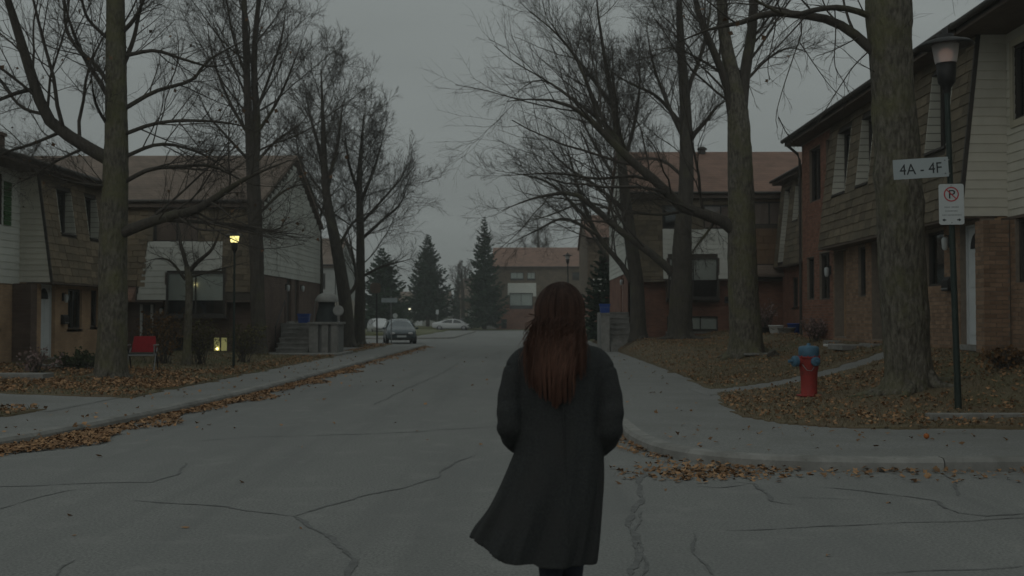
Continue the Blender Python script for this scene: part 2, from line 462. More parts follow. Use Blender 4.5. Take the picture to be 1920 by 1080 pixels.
def lawn(name, x0, x1, y0, y1, step, inside, lift=0.0, mat=None):
    nx = int((x1 - x0) / step) + 1; ny = int((y1 - y0) / step) + 1
    idx = {}; vs = []; fs = []
    def vid(i, j):
        if (i, j) not in idx:
            x = x0 + i * step + wob(i * 1.9, j * 2.3) * step * .33; y = y0 + j * step + wob(j * 2.1, i * 1.7) * step * .33
            idx[(i, j)] = len(vs)
            vs.append((x, y, terrain(x, y) + .006 + lift + .008 * wob(x * 2, y * 2)))
        return idx[(i, j)]
    for i in range(nx):
        for j in range(ny):
            cx, cy = x0 + (i + .5) * step, y0 + (j + .5) * step
            if inside(cx, cy):
                fs.append((vid(i, j), vid(i + 1, j), vid(i + 1, j + 1), vid(i, j + 1)))
    ec = {}
    for f in fs:
        for k in range(4):
            e = (f[k], f[(k + 1) % 4]); ec[e[::-1]] = ec.get(e[::-1], 0); ec[e] = ec.get(e, 0) + 1
    for (a, b), c in list(ec.items()):
        if c == 1 and ec.get((b, a), 0) == 0:
            q = len(vs); vs += [(vs[a][0], vs[a][1], vs[a][2] - .3), (vs[b][0], vs[b][1], vs[b][2] - .3)]
            fs.append((b, a, q, q + 1))
    m = MB(); m.add(vs, fs, True)
    return tag(m.build(name, mat or M['lawn']), kind='structure')

def left_edge(y): return -6.75 - .12 * wob(y, 3) - (.5 * sstep(20, 15, y))
def in_left(x, y):
    if x > left_edge(y): return False
    if y > 56.8 or x < -13.55: return False
    if 16.7 + .03 * (x + 7) < y < 19.2 + .05 * wob(x, y): return False      # path to the doors
    if y < 14.6 + .1 * wob(x, 1): return False
    if -9.4 < x and 39.2 < y < 52 and x < -7.3: return False                # porch pad
    if y > 39.6 and x < -9.4: return False
    return True
lawn('lawn_left', -22, -6, 13, 57, .14, in_left)
lawn('lawn_left_far', -40, -8.6, 84, 116, .8, lambda x, y: True, 0, M['lawn_green'])

def pathline(x): return 20.5 + (x - 3.5) * .62
def edge1(y):
    pts = [(13.9, 4.6), (14.1, 3.85), (14.6, 3.3), (15.6, 3.02), (17.5, 3.1), (20.3, 3.5), (22, 3.62), (30, 3.7), (60, 3.8), (120, 3.8)]
    for (a, xa), (b, xb) in zip(pts, pts[1:]):
        if y <= b: return xa + (xb - xa) * (y - a) / (b - a) + .05 * wob(y, 7)
    return 3.8
def in_right1(x, y): return x > edge1(max(13.95, y)) and 13.95 + .04 * wob(x, 2) < y < pathline(x) - .05 + .05 * wob(x, 5) and x < 14
def in_right2(x, y):
    return x > edge1(y) and y > pathline(min(x, 8.2)) + 1.0 + .06 * wob(x, 9) and x < 14 and y < 62
lawn('lawn_right_near', 2.9, 14, 13.7, 28, .1, in_right1)
lawn('lawn_right', 3.4, 14, 20, 62, .16, in_right2)
lawn('lawn_right_far', 3.8, 40, 63, 117, .8, lambda x, y: True, 0, M['lawn_green'])
lawn('door_path', 3.0, 14, 19, 34, .16, lambda x, y: pathline(min(x, 8.4)) - .5 < y < pathline(min(x, 8.4)) + 1.4 and x > 3.2, -.012, M['path'])
lawn('door_path_left', -13.5, -6.9, 16, 20, .16, lambda x, y: 16.3 < y < 19.6 and x < -7.0, -.012, M['path'])
# lawn beyond the far cross street, up to the houses
lawn('lawn_far', -90, 90, 131, 190, 3, lambda x, y: True, .05, M['lawn_green'])

def at_t(px, py): return ground(px, py)

# cracks in the asphalt
crack_z = [.0035]
def crack(line, w, jit=.02, parent=road):
    crack_z[0] += .00012; cz = crack_z[0]
    pts = resample([Vector(flat(*p)) for p in line], .07)
    m = MB(); vs = []; ph = random.random() * 9
    for i, p in enumerate(pts):
        t = (pts[min(i + 1, len(pts) - 1)] - pts[max(i - 1, 0)]).normalized()
        s = Vector((-t.y, t.x, 0))
        c = p + s * (jit * (1.2 * math.sin(i * .23 + ph) + .7 * math.sin(i * .61 + ph * 2) + random.uniform(-.35, .35)))
        ww = w * max(.12, .35 + .55 * abs(math.sin(i * .31 + ph)) + random.uniform(-.3, .5))
        if i < 3: ww *= .3 + i / 4
        if i > len(pts) - 4: ww *= .3 + (len(pts) - 1 - i) / 4
        vs += [c + s * ww / 2 + Vector((0, 0, cz)), c - s * ww / 2 + Vector((0, 0, cz))]
    m.add(vs, [(2 * i, 2 * i + 1, 2 * i + 3, 2 * i + 2) for i in range(len(pts) - 1)])
    m.build('crack', M['crack'], parent)
for line, w in [
    ([(-40, 914), (120, 908), (240, 905), (290, 905), (330, 890), (345, 868)], .03),
    ([(-30, 960), (40, 942), (120, 922), (180, 915)], .022),
    ([(250, 940), (330, 945), (430, 950), (500, 962), (545, 968)], .03),
    ([(545, 968), (600, 955), (680, 932), (770, 910), (820, 895), (850, 870), (880, 855)], .032),
    ([(545, 968), (580, 990), (620, 1010), (655, 1030), (668, 1050), (655, 1079), (640, 1110)], .042),
    ([(98, 1100), (105, 1080), (112, 1062), (130, 1050)], .016),
    ([(1210, 875), (1205, 900), (1195, 940), (1185, 975), (1188, 1020), (1192, 1085)], .05),
    ([(1200, 960), (1196, 1000), (1204, 1040), (1200, 1085)], .02),
    ([(1300, 1000), (1308, 1030), (1318, 1055), (1335, 1080)], .022),
    ([(1360, 994), (1500, 990), (1650, 984), (1800, 977), (1960, 968)], .018),
    ([(1535, 914), (1620, 922), (1700, 932), (1760, 940), (1775, 950), (1800, 962), (1850, 968), (1940, 962)], .03),
    ([(1765, 888), (1790, 902), (1800, 915), (1795, 930)], .03),
    ([(1375, 905), (1410, 908), (1440, 930), (1450, 940), (1490, 946)], .036),
    ([(1290, 912), (1350, 916), (1410, 908)], .02),
    ([(1440, 932), (1520, 934), (1600, 936)], .012),
    ([(1620, 1078), (1750, 1070), (1960, 1060)], .016),
    ([(560, 818), (760, 811), (930, 800)], .03),
    ([(700, 760), (760, 730), (830, 700), (860, 680)], .025),
    ([(340, 830), (470, 820), (560, 818)], .02)]:
    crack(line, w)

# fallen leaves: nobody could count them
def leaf_mesh(name, P, size, mat, flatness=.35, label=None, parent=None, cat='leaves'):
    P = np.asarray(P, float); n = len(P)
    sz = rng.uniform(size[0], size[1], n)
    base = np.array([[0, 0, .10], [0, -.55, 0], [-.42, -.05, .0], [-.16, .2, .04], [0, .55, 0], [.16, .2, .04], [.42, -.05, .0]])
    base = np.tile(base, (n, 1, 1)); base[:, [2, 6], 2] += rng.uniform(-.25, .3, (n, 2)); base[:, [1, 4], 2] += rng.uniform(-.15, .3, (n, 2))
    a = rng.uniform(0, 2 * np.pi, n); tx = rng.normal(0, flatness, n); ty = rng.normal(0, flatness, n)
    ca, sa = np.cos(a), np.sin(a)
    Rz = np.zeros((n, 3, 3)); Rz[:, 0, 0] = ca; Rz[:, 0, 1] = -sa; Rz[:, 1, 0] = sa; Rz[:, 1, 1] = ca; Rz[:, 2, 2] = 1
    Rx = np.zeros((n, 3, 3)); Rx[:, 0, 0] = 1; Rx[:, 1, 1] = np.cos(tx); Rx[:, 1, 2] = -np.sin(tx); Rx[:, 2, 1] = np.sin(tx); Rx[:, 2, 2] = np.cos(tx)
    Ry = np.zeros((n, 3, 3)); Ry[:, 1, 1] = 1; Ry[:, 0, 0] = np.cos(ty); Ry[:, 0, 2] = np.sin(ty); Ry[:, 2, 0] = -np.sin(ty); Ry[:, 2, 2] = np.cos(ty)
    Mx = Ry @ Rx @ Rz
    V = np.einsum('nij,nkj->nki', Mx, base * sz[:, None, None]) + P[:, None, :]
    f = np.array([[0, 1, 2], [0, 2, 3], [0, 3, 4], [0, 4, 5], [0, 5, 6], [0, 6, 1]])
    F = (f[None] + (np.arange(n) * 7)[:, None, None]).reshape(-1, 3)
    me = bpy.data.meshes.new(name)
    off = ROOT[parent] if parent is not None else Vector((0, 0, 0))
    setmesh(me, V.reshape(-1, 3) - np.array(off), F)
    o = link(name, me, mat, parent)
    if parent is None: tag(o, label, cat, kind='stuff')
    else: o['kind'] = 'stuff'
    return o

def along(line, n, inner, outer, ymin, ymax, power=1.6, height=.05, side=-1):
    ls = [p for p in resample(line, .1) if ymin <= p.y <= ymax]
    res = []
    for _ in range(n):
        i = random.randrange(len(ls) - 1)
        t = (ls[i + 1] - ls[i]).normalized(); s = Vector((-t.y, t.x)) * side
        clump = .55 + .45 * math.sin(ls[i].y * 1.9) * math.sin(ls[i].y * .63 + 1)
        d = inner + (outer - inner) * random.random() ** power * clump
        p = ls[i] + s * d + t * random.uniform(-.05, .05)
        res.append((p.x, p.y, .012 + height * random.random() * max(0, 1 - d / outer)))
    return res
P = along(KL, 5200, .02, 1.5, 9.2, 14.5, 1.15, .05) + along(KL, 6000, .02, .75, 13.5, 34, 1.5, .035) + along(KL, 1500, .02, .7, 33, 57, 1.5, .05)
P += along(KL, 120, .02, 2.2, 9, 30, 1.5, .0)
leaf_mesh('gutter_leaves', P, (.03, .085), M['leaf_litter'], .28, 'brown fallen leaves heaped along the left kerb', )
krn = [p for p in KR if p.y < 19 and p.x < 30]
P = along(krn, 2300, .03, .8, 10.9, 17.5, 1.6, .03, 1)
P = [p for p in P if not (p[0] > 6.5 and random.random() < .7)]
# the drift that has blown out into the junction
for _ in range(520):
    q = flat(random.gauss(1330, 80), random.gauss(886, 9)); P.append((q.x, q.y, .006 + .012 * random.random()))
leaf_mesh('corner_leaves', P, (.03, .08), M['leaf_litter'], .25, 'brown fallen leaves drifted against the right corner kerb')

def area(n, x0, x1, y0, y1, test, dens=lambda x, y: 1, h=.035, z=None):
    res = []
    tries = 0
    while len(res) < n and tries < n * 12:
        tries += 1
        x, y = random.uniform(x0, x1), random.uniform(y0, y1)
        if test(x, y) and random.random() < dens(x, y):
            res.append((x, y, (terrain(x, y) if z is None else z) + .02 + h * random.random()))
    return res
cl = lambda x, y: .12 + .88 * max(0, .5 + .9 * wob(x * .5, y * .5))
P = area(14000, -14, -6.6, 14.6, 28, in_left, lambda x, y: cl(x, y) * (1 if y < 24 else .5), .05) + area(2200, -10, -6.6, 27, 57, in_left, lambda x, y: .9 if x > -7.9 else .12)
leaf_mesh('lawn_leaves_left', P, (.03, .085), M['leaf_litter'], .4, 'brown maple leaves lying on the left lawn under the big tree')
P = area(7000, 3, 12, 13.9, 24, in_right1, cl) + area(5500, 3.6, 9, 21, 47, in_right2, cl)
leaf_mesh('lawn_leaves_right', P, (.026, .075), M['leaf_litter'], .4, 'brown leaves strewn over the right lawn around the fire hydrant')
P = area(110, 1.6, 9, 11.4, 14, lambda x, y: True, h=.0, z=.12) + area(60, 1.6, 3.4, 14, 40, lambda x, y: True, h=.0, z=.12) + area(150, -6.7, -5.4, 10.5, 40, lambda x, y: True, h=0, z=.12) + area(26, -5, 10, 6, 11, lambda x, y: True, h=0, z=-.014) + area(80, -5, 1.2, 11, 50, lambda x, y: True, h=0, z=0)
leaf_mesh('stray_leaves', P, (.04, .085), M['leaf_litter'], .3, 'stray single leaves scattered over the road and pavements')

# grass blades on the lawns
def grass(name, P, h, label, mat=None):
    P = np.asarray(P, float); n = len(P)
    a = rng.uniform(0, 2 * np.pi, n); w = rng.uniform(.004, .009, n); hh = rng.uniform(h[0], h[1], n)
    d = np.stack([np.cos(a) * w, np.sin(a) * w, np.zeros(n)], 1)
    tip = np.stack([rng.normal(0, .5, n) * hh, rng.normal(0, .5, n) * hh, hh], 1)
    V = np.stack([P - d, P + d, P + tip], 1).reshape(-1, 3)
    me = bpy.data.meshes.new(name); setmesh(me, V, np.arange(3 * n).reshape(-1, 3))
    tag(link(name, me, mat or M['grass']), label, 'grass', kind='stuff')
def area_np(n, x0, x1, y0, y1, test):
    X = rng.uniform(x0, x1, n); Y = rng.uniform(y0, y1, n)
    return [(x, y, terrain(x, y)) for x, y in zip(X, Y) if test(x, y)]
grass('grass_left', area_np(42000, -14, -6.6, 14.6, 45, in_left), (.03, .085), 'short tired grass of the left lawn')
grass('grass_right', area_np(26000, 3, 12, 13.9, 26, lambda x, y: in_right1(x, y) or in_right2(x, y)) + area_np(30000, 3.5, 9.5, 24, 47, in_right2), (.025, .075), 'short tired grass of the right lawn', M['grass_dry'])
# ------------------------------------------------------------------ house building kit
def wall(mb, fr, u0, u1, n0, n1, z0, z1, holes=()):
    us = sorted({u0, u1, *[max(u0, min(u1, h[i])) for h in holes for i in (0, 1)]})
    zs = sorted({z0, z1, *[max(z0, min(z1, h[i])) for h in holes for i in (2, 3)]})
    for a, b in zip(us, us[1:]):
        run = None
        for c, d in zip(zs, zs[1:]):
            hit = any(h[0] < (a + b) / 2 < h[1] and h[2] < (c + d) / 2 < h[3] for h in holes)
            if not hit:
                run = (run[0], d) if run else (c, d)
            if (hit or d == zs[-1]) and run:
                mb.box(a, b, n0, n1, run[0], run[1], fr); run = None
    return mb

def spans(u0, u1, z0, z1, holes):
    """what is left of [u0,u1] in the band z0..z1 once the holes are cut"""
    s = [(u0, u1)]
    for h in holes:
        if h[2] < z1 - 1e-4 and h[3] > z0 + 1e-4:
            new = []
            for a, b in s:
                if h[1] <= a or h[0] >= b: new.append((a, b)); continue
                if a < h[0]: new.append((a, h[0]))
                if h[1] < b: new.append((h[1], b))
            s = new
    return [(a, b) for a, b in s if b - a > .015]

def boards(fr, u0, u1, z0, z1, n_of, pitch, mat, parent, holes=(), name='board', u_of=None):
    k = int(round((z1 - z0) / pitch)); p = (z1 - z0) / k
    for i in range(k):
        a, b = z0 + i * p, z0 + (i + 1) * p
        uu = u_of((a + b) / 2) if u_of else (u0, u1)
        for s0, s1 in spans(uu[0], uu[1], a, b, holes):
            P0 = fr.P((s0 + s1) / 2, n_of(a) + .022, a); P1 = fr.P((s0 + s1) / 2, n_of(b) + .006, b + .012)
            zax = (P1 - P0); h = zax.length; zax.normalize()
            nax = fr.u.cross(zax) * (1 if not fr.flip else -1)
            piece(name, mat, parent, (P0 + P1) / 2, (fr.u, nax, zax), (s1 - s0 - .002, .014, h))

def shingles(fr, u0, u1, z0, z1, n_of, pitch, wr, mat, parent, holes=()):
    k = int(round((z1 - z0) / pitch)); p = (z1 - z0) / k
    for i in range(k):
        a, b = z0 + i * p, z0 + (i + 1) * p
        u = u0 - random.uniform(0, wr[0] * .8)
        while u < u1:
            w = random.uniform(*wr)
            s0, s1 = max(u, u0), min(u + w, u1); u += w
            for q0, q1 in spans(s0, s1, a, b, holes) if s1 - s0 > .02 else []:
                lift = random.uniform(.024, .034); drop = random.uniform(-.012, .006)
                P0 = fr.P((q0 + q1) / 2, n_of(a) + lift, a + drop); P1 = fr.P((q0 + q1) / 2, n_of(b) + .008, b + .02)
                zax = P1 - P0; h = zax.length; zax.normalize()
                nax = fr.u.cross(zax) * (1 if not fr.flip else -1)
                piece('shingle', mat, parent, (P0 + P1) / 2, (fr.u, nax, zax), (q1 - q0 - random.uniform(.008, .026), .018, h))

def brick_list(fr, u0, u1, z0, z1, n, holes=(), L_=.213, H_=.076):
    res = []
    k = int((z1 - z0) / H_)
    H_ = (z1 - z0) / k
    for i in range(k):
        a, b = z0 + i * H_, z0 + (i + 1) * H_
        u = u0 - (L_ / 2 if i % 2 else 0)
        while u < u1 - .01:
            s0, s1 = max(u, u0), min(u + L_, u1); u += L_
            for q0, q1 in spans(s0, s1, a + .01, b - .01, holes) if s1 - s0 > .03 else []:
                if q1 - q0 < .03: continue
                c = fr.P((q0 + q1) / 2, n - .025 + random.uniform(-.002, .003), (a + b) / 2)
                res.append((c, (fr.u, fr.n, Vector((0, 0, 1))), (q1 - q0 - .011, .05, b - a - .011)))
    return res

def lay_bricks(lst, parent, single=300):
    lst = sorted(lst, key=lambda q: (q[0] - CAM).length)
    for c, ax, s in lst[:single]:
        piece('brick', M['brick_b'], parent, c, ax, s)
    rest = lst[single:]
    if rest:
        m = MB()
        for c, ax, s in rest:
            vs = [c + ax[0] * (sx * s[0] / 2) + ax[1] * (sy * s[1] / 2) + ax[2] * (sz * s[2] / 2) for sz in (-1, 1) for sy in (-1, 1) for sx in (-1, 1)]
            m.hexa(vs, ax[0].cross(ax[1]).z < 0)
        o = m.build('brick_courses', M['brick_bi'], parent); o['kind'] = 'stuff'

def window(fr, u0, u1, z0, z1, n, parent, cols=2, frame=None, blind=None, sill=True, rows=1, drop=1.0, fw=.05):
    """framed window: frame > panes, blind, sill; glass sits behind the frame face"""
    frame = frame or M['trim_dark']
    m = MB()
    m.box(u0, u1, n - .06, n + .02, z0, z0 + fw, fr); m.box(u0, u1, n - .06, n + .02, z1 - fw, z1, fr)
    m.box(u0, u0 + fw, n - .06, n + .02, z0 + fw, z1 - fw, fr); m.box(u1 - fw, u1, n - .06, n + .02, z0 + fw, z1 - fw, fr)
    uw = (u1 - u0 - 2 * fw) / cols; zw = (z1 - z0 - 2 * fw) / rows
    for c in range(1, cols):
        m.box(u0 + fw + c * uw - .02, u0 + fw + c * uw + .02, n - .05, n + .012, z0 + fw, z1 - fw, fr)
    for r in range(1, rows):
        m.box(u0 + fw, u1 - fw, n - .048, n + .01, z0 + fw + r * zw - .018, z0 + fw + r * zw + .018, fr)
    w = m.build('window', frame, parent)
    for c in range(cols):
        for r in range(rows):
            a, b = u0 + fw + c * uw + .003, u0 + fw + (c + 1) * uw - .003; d, e = z0 + fw + r * zw + .003, z0 + fw + (r + 1) * zw - .003
            MB().box(a, b, n - .036, n - .030, d, e, fr).build('pane', M['glass'], w)
    zb = z1 - fw - (z1 - z0 - 2 * fw) * drop
    if blind is not None:
        MB().box(u0 + fw * .6, u1 - fw * .6, n - .115, n - .105, zb, z1 - fw * .5, fr).build('blind', blind, w)
    MB().box(u0 + .004, u1 - .004, n - .24, n - .19, z0 + .004, z1 - .004, fr).build('room_shade_panel', M['dark_void'], w)  # near-black panel: the unlit room's shade as flat colour
    if sill:
        MB().box(u0 - .06, u1 + .06, n - .07, n + .09, z0 - .085, z0 - .004, fr).build('sill', sill if not isinstance(sill, bool) else M['brick_tan'], w)
    return w

def door(fr, u0, u1, z0, z1, n, parent, mat, fan=False, lite=False, hinge=1):
    m = MB(); m.box(u0 + .05, u1 - .05, n - .045, n, z0, z1 - .05, fr)
    uu = (u0 + .05, u1 - .05); w = uu[1] - uu[0]
    for r, (a, b) in enumerate([(.08, .42), (.48, .78)]):
        for c in (0, 1):
            x0 = uu[0] + w * (.12 + .42 * c); zz0 = z0 + (z1 - z0) * a; zz1 = z0 + (z1 - z0) * b
            m.box(x0, x0 + w * .34, n, n + .012, zz0, zz1, fr)
    d = m.build('door', mat, parent)
    hx = uu[0] + .08 if hinge > 0 else uu[1] - .08
    MB().lathe(fr.P(hx, n + .0, z0 + 1.0), [(.012, 0), (.012, .04), (.03, .05), (.03, .075), (.012, .085)], 10, axis=fr.n).build('handle', M['metal_grey'], d)
    if fan:
        m = MB(); c = fr.P((u0 + u1) / 2, n + .006, z0 + (z1 - z0) * .80); pts = [c + fr.u * (w * .33 * math.cos(t)) + Vector((0, 0, w * .36 * math.sin(t))) for t in [math.pi * k / 10 for k in range(11)]]
        m.prism(pts, fr.n * .012); m.build('fanlight', M['dark_void'], d)
    m = MB()
    m.box(u0, u0 + .045, n - .06, n + .03, z0, z1, fr); m.box(u1 - .045, u1, n - .06, n + .03, z0, z1, fr); m.box(u0 + .045, u1 - .045, n - .06, n + .03, z1 - .045, z1, fr)
    m.build('door_frame', mat if mat is M['door_white'] else M['trim_brown'], parent)
    MB().box(u0 - .05, u1 + .05, n - .1, n + .22, z0 - .1, z0 - .003, fr).build('threshold', M['concrete'], parent)
    return d

def wall_lamp(fr, u, z, n, parent):
    m = MB(); m.box(u - .05, u + .05, n, n + .03, z - .12, z + .12, fr); m.tube([fr.P(u, n + .02, z + .08), fr.P(u, n + .1, z + .12), fr.P(u, n + .11, z + .06)], .012, 6)
    b = m.build('wall_lamp', M['metal_black'], parent)
    MB().lathe(fr.P(u, n + .11, z - .17), [(.03, 0), (.055, .04), (.065, .19), (.05, .23), (.02, .25)], 10).build('lamp_shade', M['sign_white'], b)

def mailbox(fr, u, z, n, parent):
    m = MB(); m.prism([fr.P(u - .17, n + .003, z), fr.P(u - .17, n + .12, z), fr.P(u - .17, n + .12, z + .2), fr.P(u - .17, n + .07, z + .27), fr.P(u - .17, n + .003, z + .28)], fr.u * .34)
    b = m.build('mailbox', M['metal_black'], parent, .008)
    MB().box(u - .15, u + .15, n + .1205, n + .128, z + .03, z + .06, fr).build('paper_rack', M['metal_grey'], b)

def eaves(fr, u0, u1, zt, depth, parent, over=.42, roofmat=None, slope=.18, ends=(.25, .25)):
    """fascia, round gutter and a low roof rising to the back"""
    m = MB(); m.box(u0 - ends[0], u1 + ends[1], -.35, over, zt, zt + .05, fr); m.build('soffit', M['trim_brown'], parent)
    m = MB(); m.box(u0 - ends[0], u1 + ends[1], over - .03, over, zt + .052, zt + .22, fr); m.build('fascia', M['trim_dark'], parent)
    m = MB(); m.tube([fr.P(u0 - ends[0] - .02, over + .06, zt + .15), fr.P(u1 + ends[1] + .02, over + .06, zt + .15)], .062, 10); m.build('gutter', M['trim_dark'], parent)
    m = MB()
    a, b = u0 - ends[0] - .05, u1 + ends[1] + .05
    pts = [fr.P(a, over + .05, zt + .225), fr.P(a, -depth / 2, zt + .225 + depth / 2 * slope), fr.P(a, -depth - .3, zt + .225), fr.P(a, -depth - .3, zt + .17), fr.P(a, over + .05, zt + .19)]
    m.prism(pts, fr.u * (b - a)); m.build('roof', roofmat or M['roof_brown'], parent)

def shell(fr, u0, u1, z0, z1, depth, parent, mat, n0=-.25, name='rear_wall', uend=(0, 0)):
    m = MB()
    m.box(u0, u1, -depth, -depth + .2, z0, z1, fr)
    m.box(u0, u0 + .2, -depth + .2, n0 - uend[0], z0, z1, fr); m.box(u1 - .2, u1, -depth + .2, n0 - uend[1], z0, z1, fr)
    return m.build(name, mat, parent)

def mansard_unit(fr, u0, u1, zg, zb, zt, label, recs, wins, doors, lean=.36, depth=8, shmat=None, wallmat=None, geo_brick=False, cheek_mat=None, wr=(.32, .6), pitch=.2, end_near=True, roofmat=None, backset=.5):
    base = fr.P((u0 + u1) / 2, -depth / 2, zg)
    h = thing('town_house', base, label, 'house')
    n_of = lambda z: lean * (zt - z) / (zt - zb)
    holes = [w[:4] for w in wins] + [d[:4] for d in doors]
    wm = MB(); wall(wm, fr, u0, u1, -.25, -.008 if geo_brick else 0, zg - .4, zb - .06, holes)
    w = wm.build('wall', M['mortar'] if geo_brick else wallmat, h)
    if geo_brick: lay_bricks(brick_list(fr, u0, u1, zg - .1, zb - .06, 0, holes), w)
    MB().box(u0, u1, -.3, lean + .02, zb - .058, zb - .004, fr).build('overhang_soffit', M['trim_brown'], h)
    m = MB()
    for a, b in [(u0, u1)]:
        us = sorted({a, b, *[r[i] for r in recs for i in (0, 1)]}); zs = sorted({zb, zt, *[r[i] for r in recs for i in (2, 3)]})
        for p, q in zip(us, us[1:]):
            for c, d in zip(zs, zs[1:]):
                if any(r[0] < (p + q) / 2 < r[1] and r[2] < (c + d) / 2 < r[3] for r in recs): continue
                vs = [fr.P(u, n_of(z) + dn, z) for z in (c, d) for dn in (-.1, 0) for u in (p, q)]
                m.hexa(vs, fr.flip)
    man = m.build('mansard', M['shingle_base'], h)
    shingles(fr, u0 + .02, u1 - .02, zb, zt, n_of, pitch, wr, shmat or M['shingle'], man, [r[:4] for r in recs])
    for r in recs:
        a, b, c, d = r[:4]
        nw = -.16
        for u, s in ((a, 1), (b, -1)):
            cm = MB(); cm.prism([fr.P(u, nw, c), fr.P(u, n_of(c) + .03, c), fr.P(u, n_of(d) + .03, d), fr.P(u, nw, d)], fr.u * (.03 * s)); cm.build('cheek', M['cheek'], h)
        MB().box(a + .032, b - .032, nw, n_of(c) + .06, c - .05, c - .002, fr).build('recess_sill', M['trim_dark'], h)
        MB().box(a - .02, b + .02, nw, n_of(d) + .035, d + .002, d + .03, fr).build('recess_head', M['trim_dark'], h)
        window(fr, a + .034, b - .034, c, d, nw + .06, h, 2, M['trim_dark'], r[4] if len(r) > 4 else None, False, 1)
    for wn in wins:
        window(fr, *wn[:4], -.09, h, wn[5] if len(wn) > 5 else 2, M['trim_dark'], wn[4], True if not geo_brick else M['brick_b'], 1, .55)
    for d in doors:
        deep = geo_brick and d[4] is DD
        door(fr, *d[:4], -.75 if deep else -.14, h, d[4], fan=d[5])
        if deep:
            m = MB(); m.box(d[0] - .1, d[0], -.85, -.252, d[2] - .1, d[3] + .06, fr); m.box(d[1], d[1] + .1, -.85, -.252, d[2] - .1, d[3] + .06, fr); m.box(d[0], d[1], -.85, -.252, d[3], d[3] + .06, fr); m.build('alcove', M['dark_void'], h)  # alcove walls near black: the recess shade is put into their colour
            MB().box(d[0], d[1], -.7, .3, d[2] - .22, d[2] - .102, fr).build('step', M['concrete'], h)
    # siding on the exposed near end of the overhanging storey
    if end_near:
        fe = Fr(fr.P(u0, 0, 0), fr.n, -fr.u)
        m = MB(); m.prism([fe.P(-backset, -.06, zb), fe.P(n_of(zb), -.06, zb), fe.P(0, -.06, zt), fe.P(-backset, -.06, zt)], -fr.u * .055); e = m.build('end_siding', M['siding'], h)
        boards(fe, 0, 0, zb - .02, zt, lambda z: 0, .165, M['siding'], e, u_of=lambda z: (-backset, n_of(z) - .01))
        MB().prism([fe.P(n_of(zb) - .03, .03, zb - .02), fe.P(n_of(zb) + .045, .03, zb - .02), fe.P(.045, .03, zt), fe.P(-.03, .03, zt)], -fe.n * .05).build('corner_trim', M['trim_dark'], h)
    eaves(fr, u0, u1, zt, depth, h, roofmat=roofmat, ends=(.0, .0))
    shell(fr, u0, u1, zg - .4, zt, depth, h, wallmat or M['brick_tan'])
    return h

# ------------------------------------------------------------------ right-hand row
FR = Fr((8.1, 0, 0), (0, 1, 0), (-1, 0, 0))
ZG, ZB, ZT = .92, 3.32, 6.55
DW = M['door_white']; DD = M['door_dark']
def Yr(px): return 8.1 * FPX / (px - 985)
rb = mansard_unit(FR, 20.0, 29.6, ZG, ZB, ZT, 'brown shingled mansard house with white door behind the lamp post',
    [(20.95, 22.1, 4.72, 6.25), (23.3, 24.3, 4.72, 6.25), (25.7, 26.7, 4.62, 6.2), (27.55, 28.75, 4.62, 6.2)],
    [(21.75, 22.75, 2.12, 3.2, None, 1), (26.75, 27.35, 2.0, 3.2, None, 1)],
    [(20.05, 20.95, 1.0, 3.2, DW, True), (25.3, 26.3, 1.0, 3.22, DD, False), (28.4, 29.45, 1.0, 3.22, DD, False)], geo_brick=True)
wall_lamp(FR, 21.4, 2.95, 0, rb); mailbox(FR, 21.42, 2.0, 0, rb); wall_lamp(FR, 25.05, 2.75, 0, rb)
# near unit: cream siding above, brick below, set back half a metre
FA = FR.off(-.5)
ra = thing('town_house', FA.P(14, -4, .92), 'cream clapboard house with brick ground floor at the right edge', 'house')
FA2 = FR.off(-.36)
wl = [(18.1, 19.42, 2.1, 3.2)]; wu = [(18.3, 19.66, 4.95, 6.25)]
m = MB(); wall(m, FA2, 9, 20.0, -.25, -.008, .5, 3.2, wl); aw = m.build('wall', M['mortar'], ra)
lay_bricks(brick_list(FA2, 15.5, 19.62, .75, 3.2, 0, wl), aw, 60)
MB().box(9, 19.99, -.25, .14, 3.204, 3.258, FA).build('ledge', M['trim_brown'], ra)
m = MB(); wall(m, FA, 9, 20.0, -.25, 0, 3.262, 6.55, wu); asd = m.build('siding_wall', M['shingle_base'], ra)
boards(FA, 9, 19.98, 3.24, 6.55, lambda z: 0, .165, M['siding'], asd, wu)
window(FA2, *wl[0], -.09, ra, 2, M['trim_dark'], None, M['brick_b'])
window(FA, *wu[0], -.03, ra, 2, M['trim_dark'], None, False)
m = MB()
for a, b, c, d in [(18.18, 18.3, 4.83, 6.37), (19.66, 19.78, 4.83, 6.37), (18.3, 19.66, 6.25, 6.37), (18.3, 19.66, 4.83, 4.95)]:
    m.box(a, b, .024, .05, c, d, FA)
m.build('window_trim', M['trim_cream'], ra)
eaves(FA, 9, 20.0, 6.55, 8, ra, over=.9, ends=(0, -.002)); shell(FA, 9, 20, .5, 6.55, 8, ra, M['brick_tan'])
# brick fin wall between the two front doors
FP = Fr((0, 19.62, 0), (1, 0, 0), (0, -1, 0))
pier = MB().box(8.0, 8.452, 19.628, 19.99, .5, 3.2).build('pier', M['mortar'], ra)
FP2 = Fr((8.0, 0, 0), (0, 1, 0), (-1, 0, 0))
lay_bricks(brick_list(FP, 7.995, 8.45, .7, 3.2, .0) + brick_list(FP2, 19.625, 19.99, .7, 3.2, .004), pier, 240)
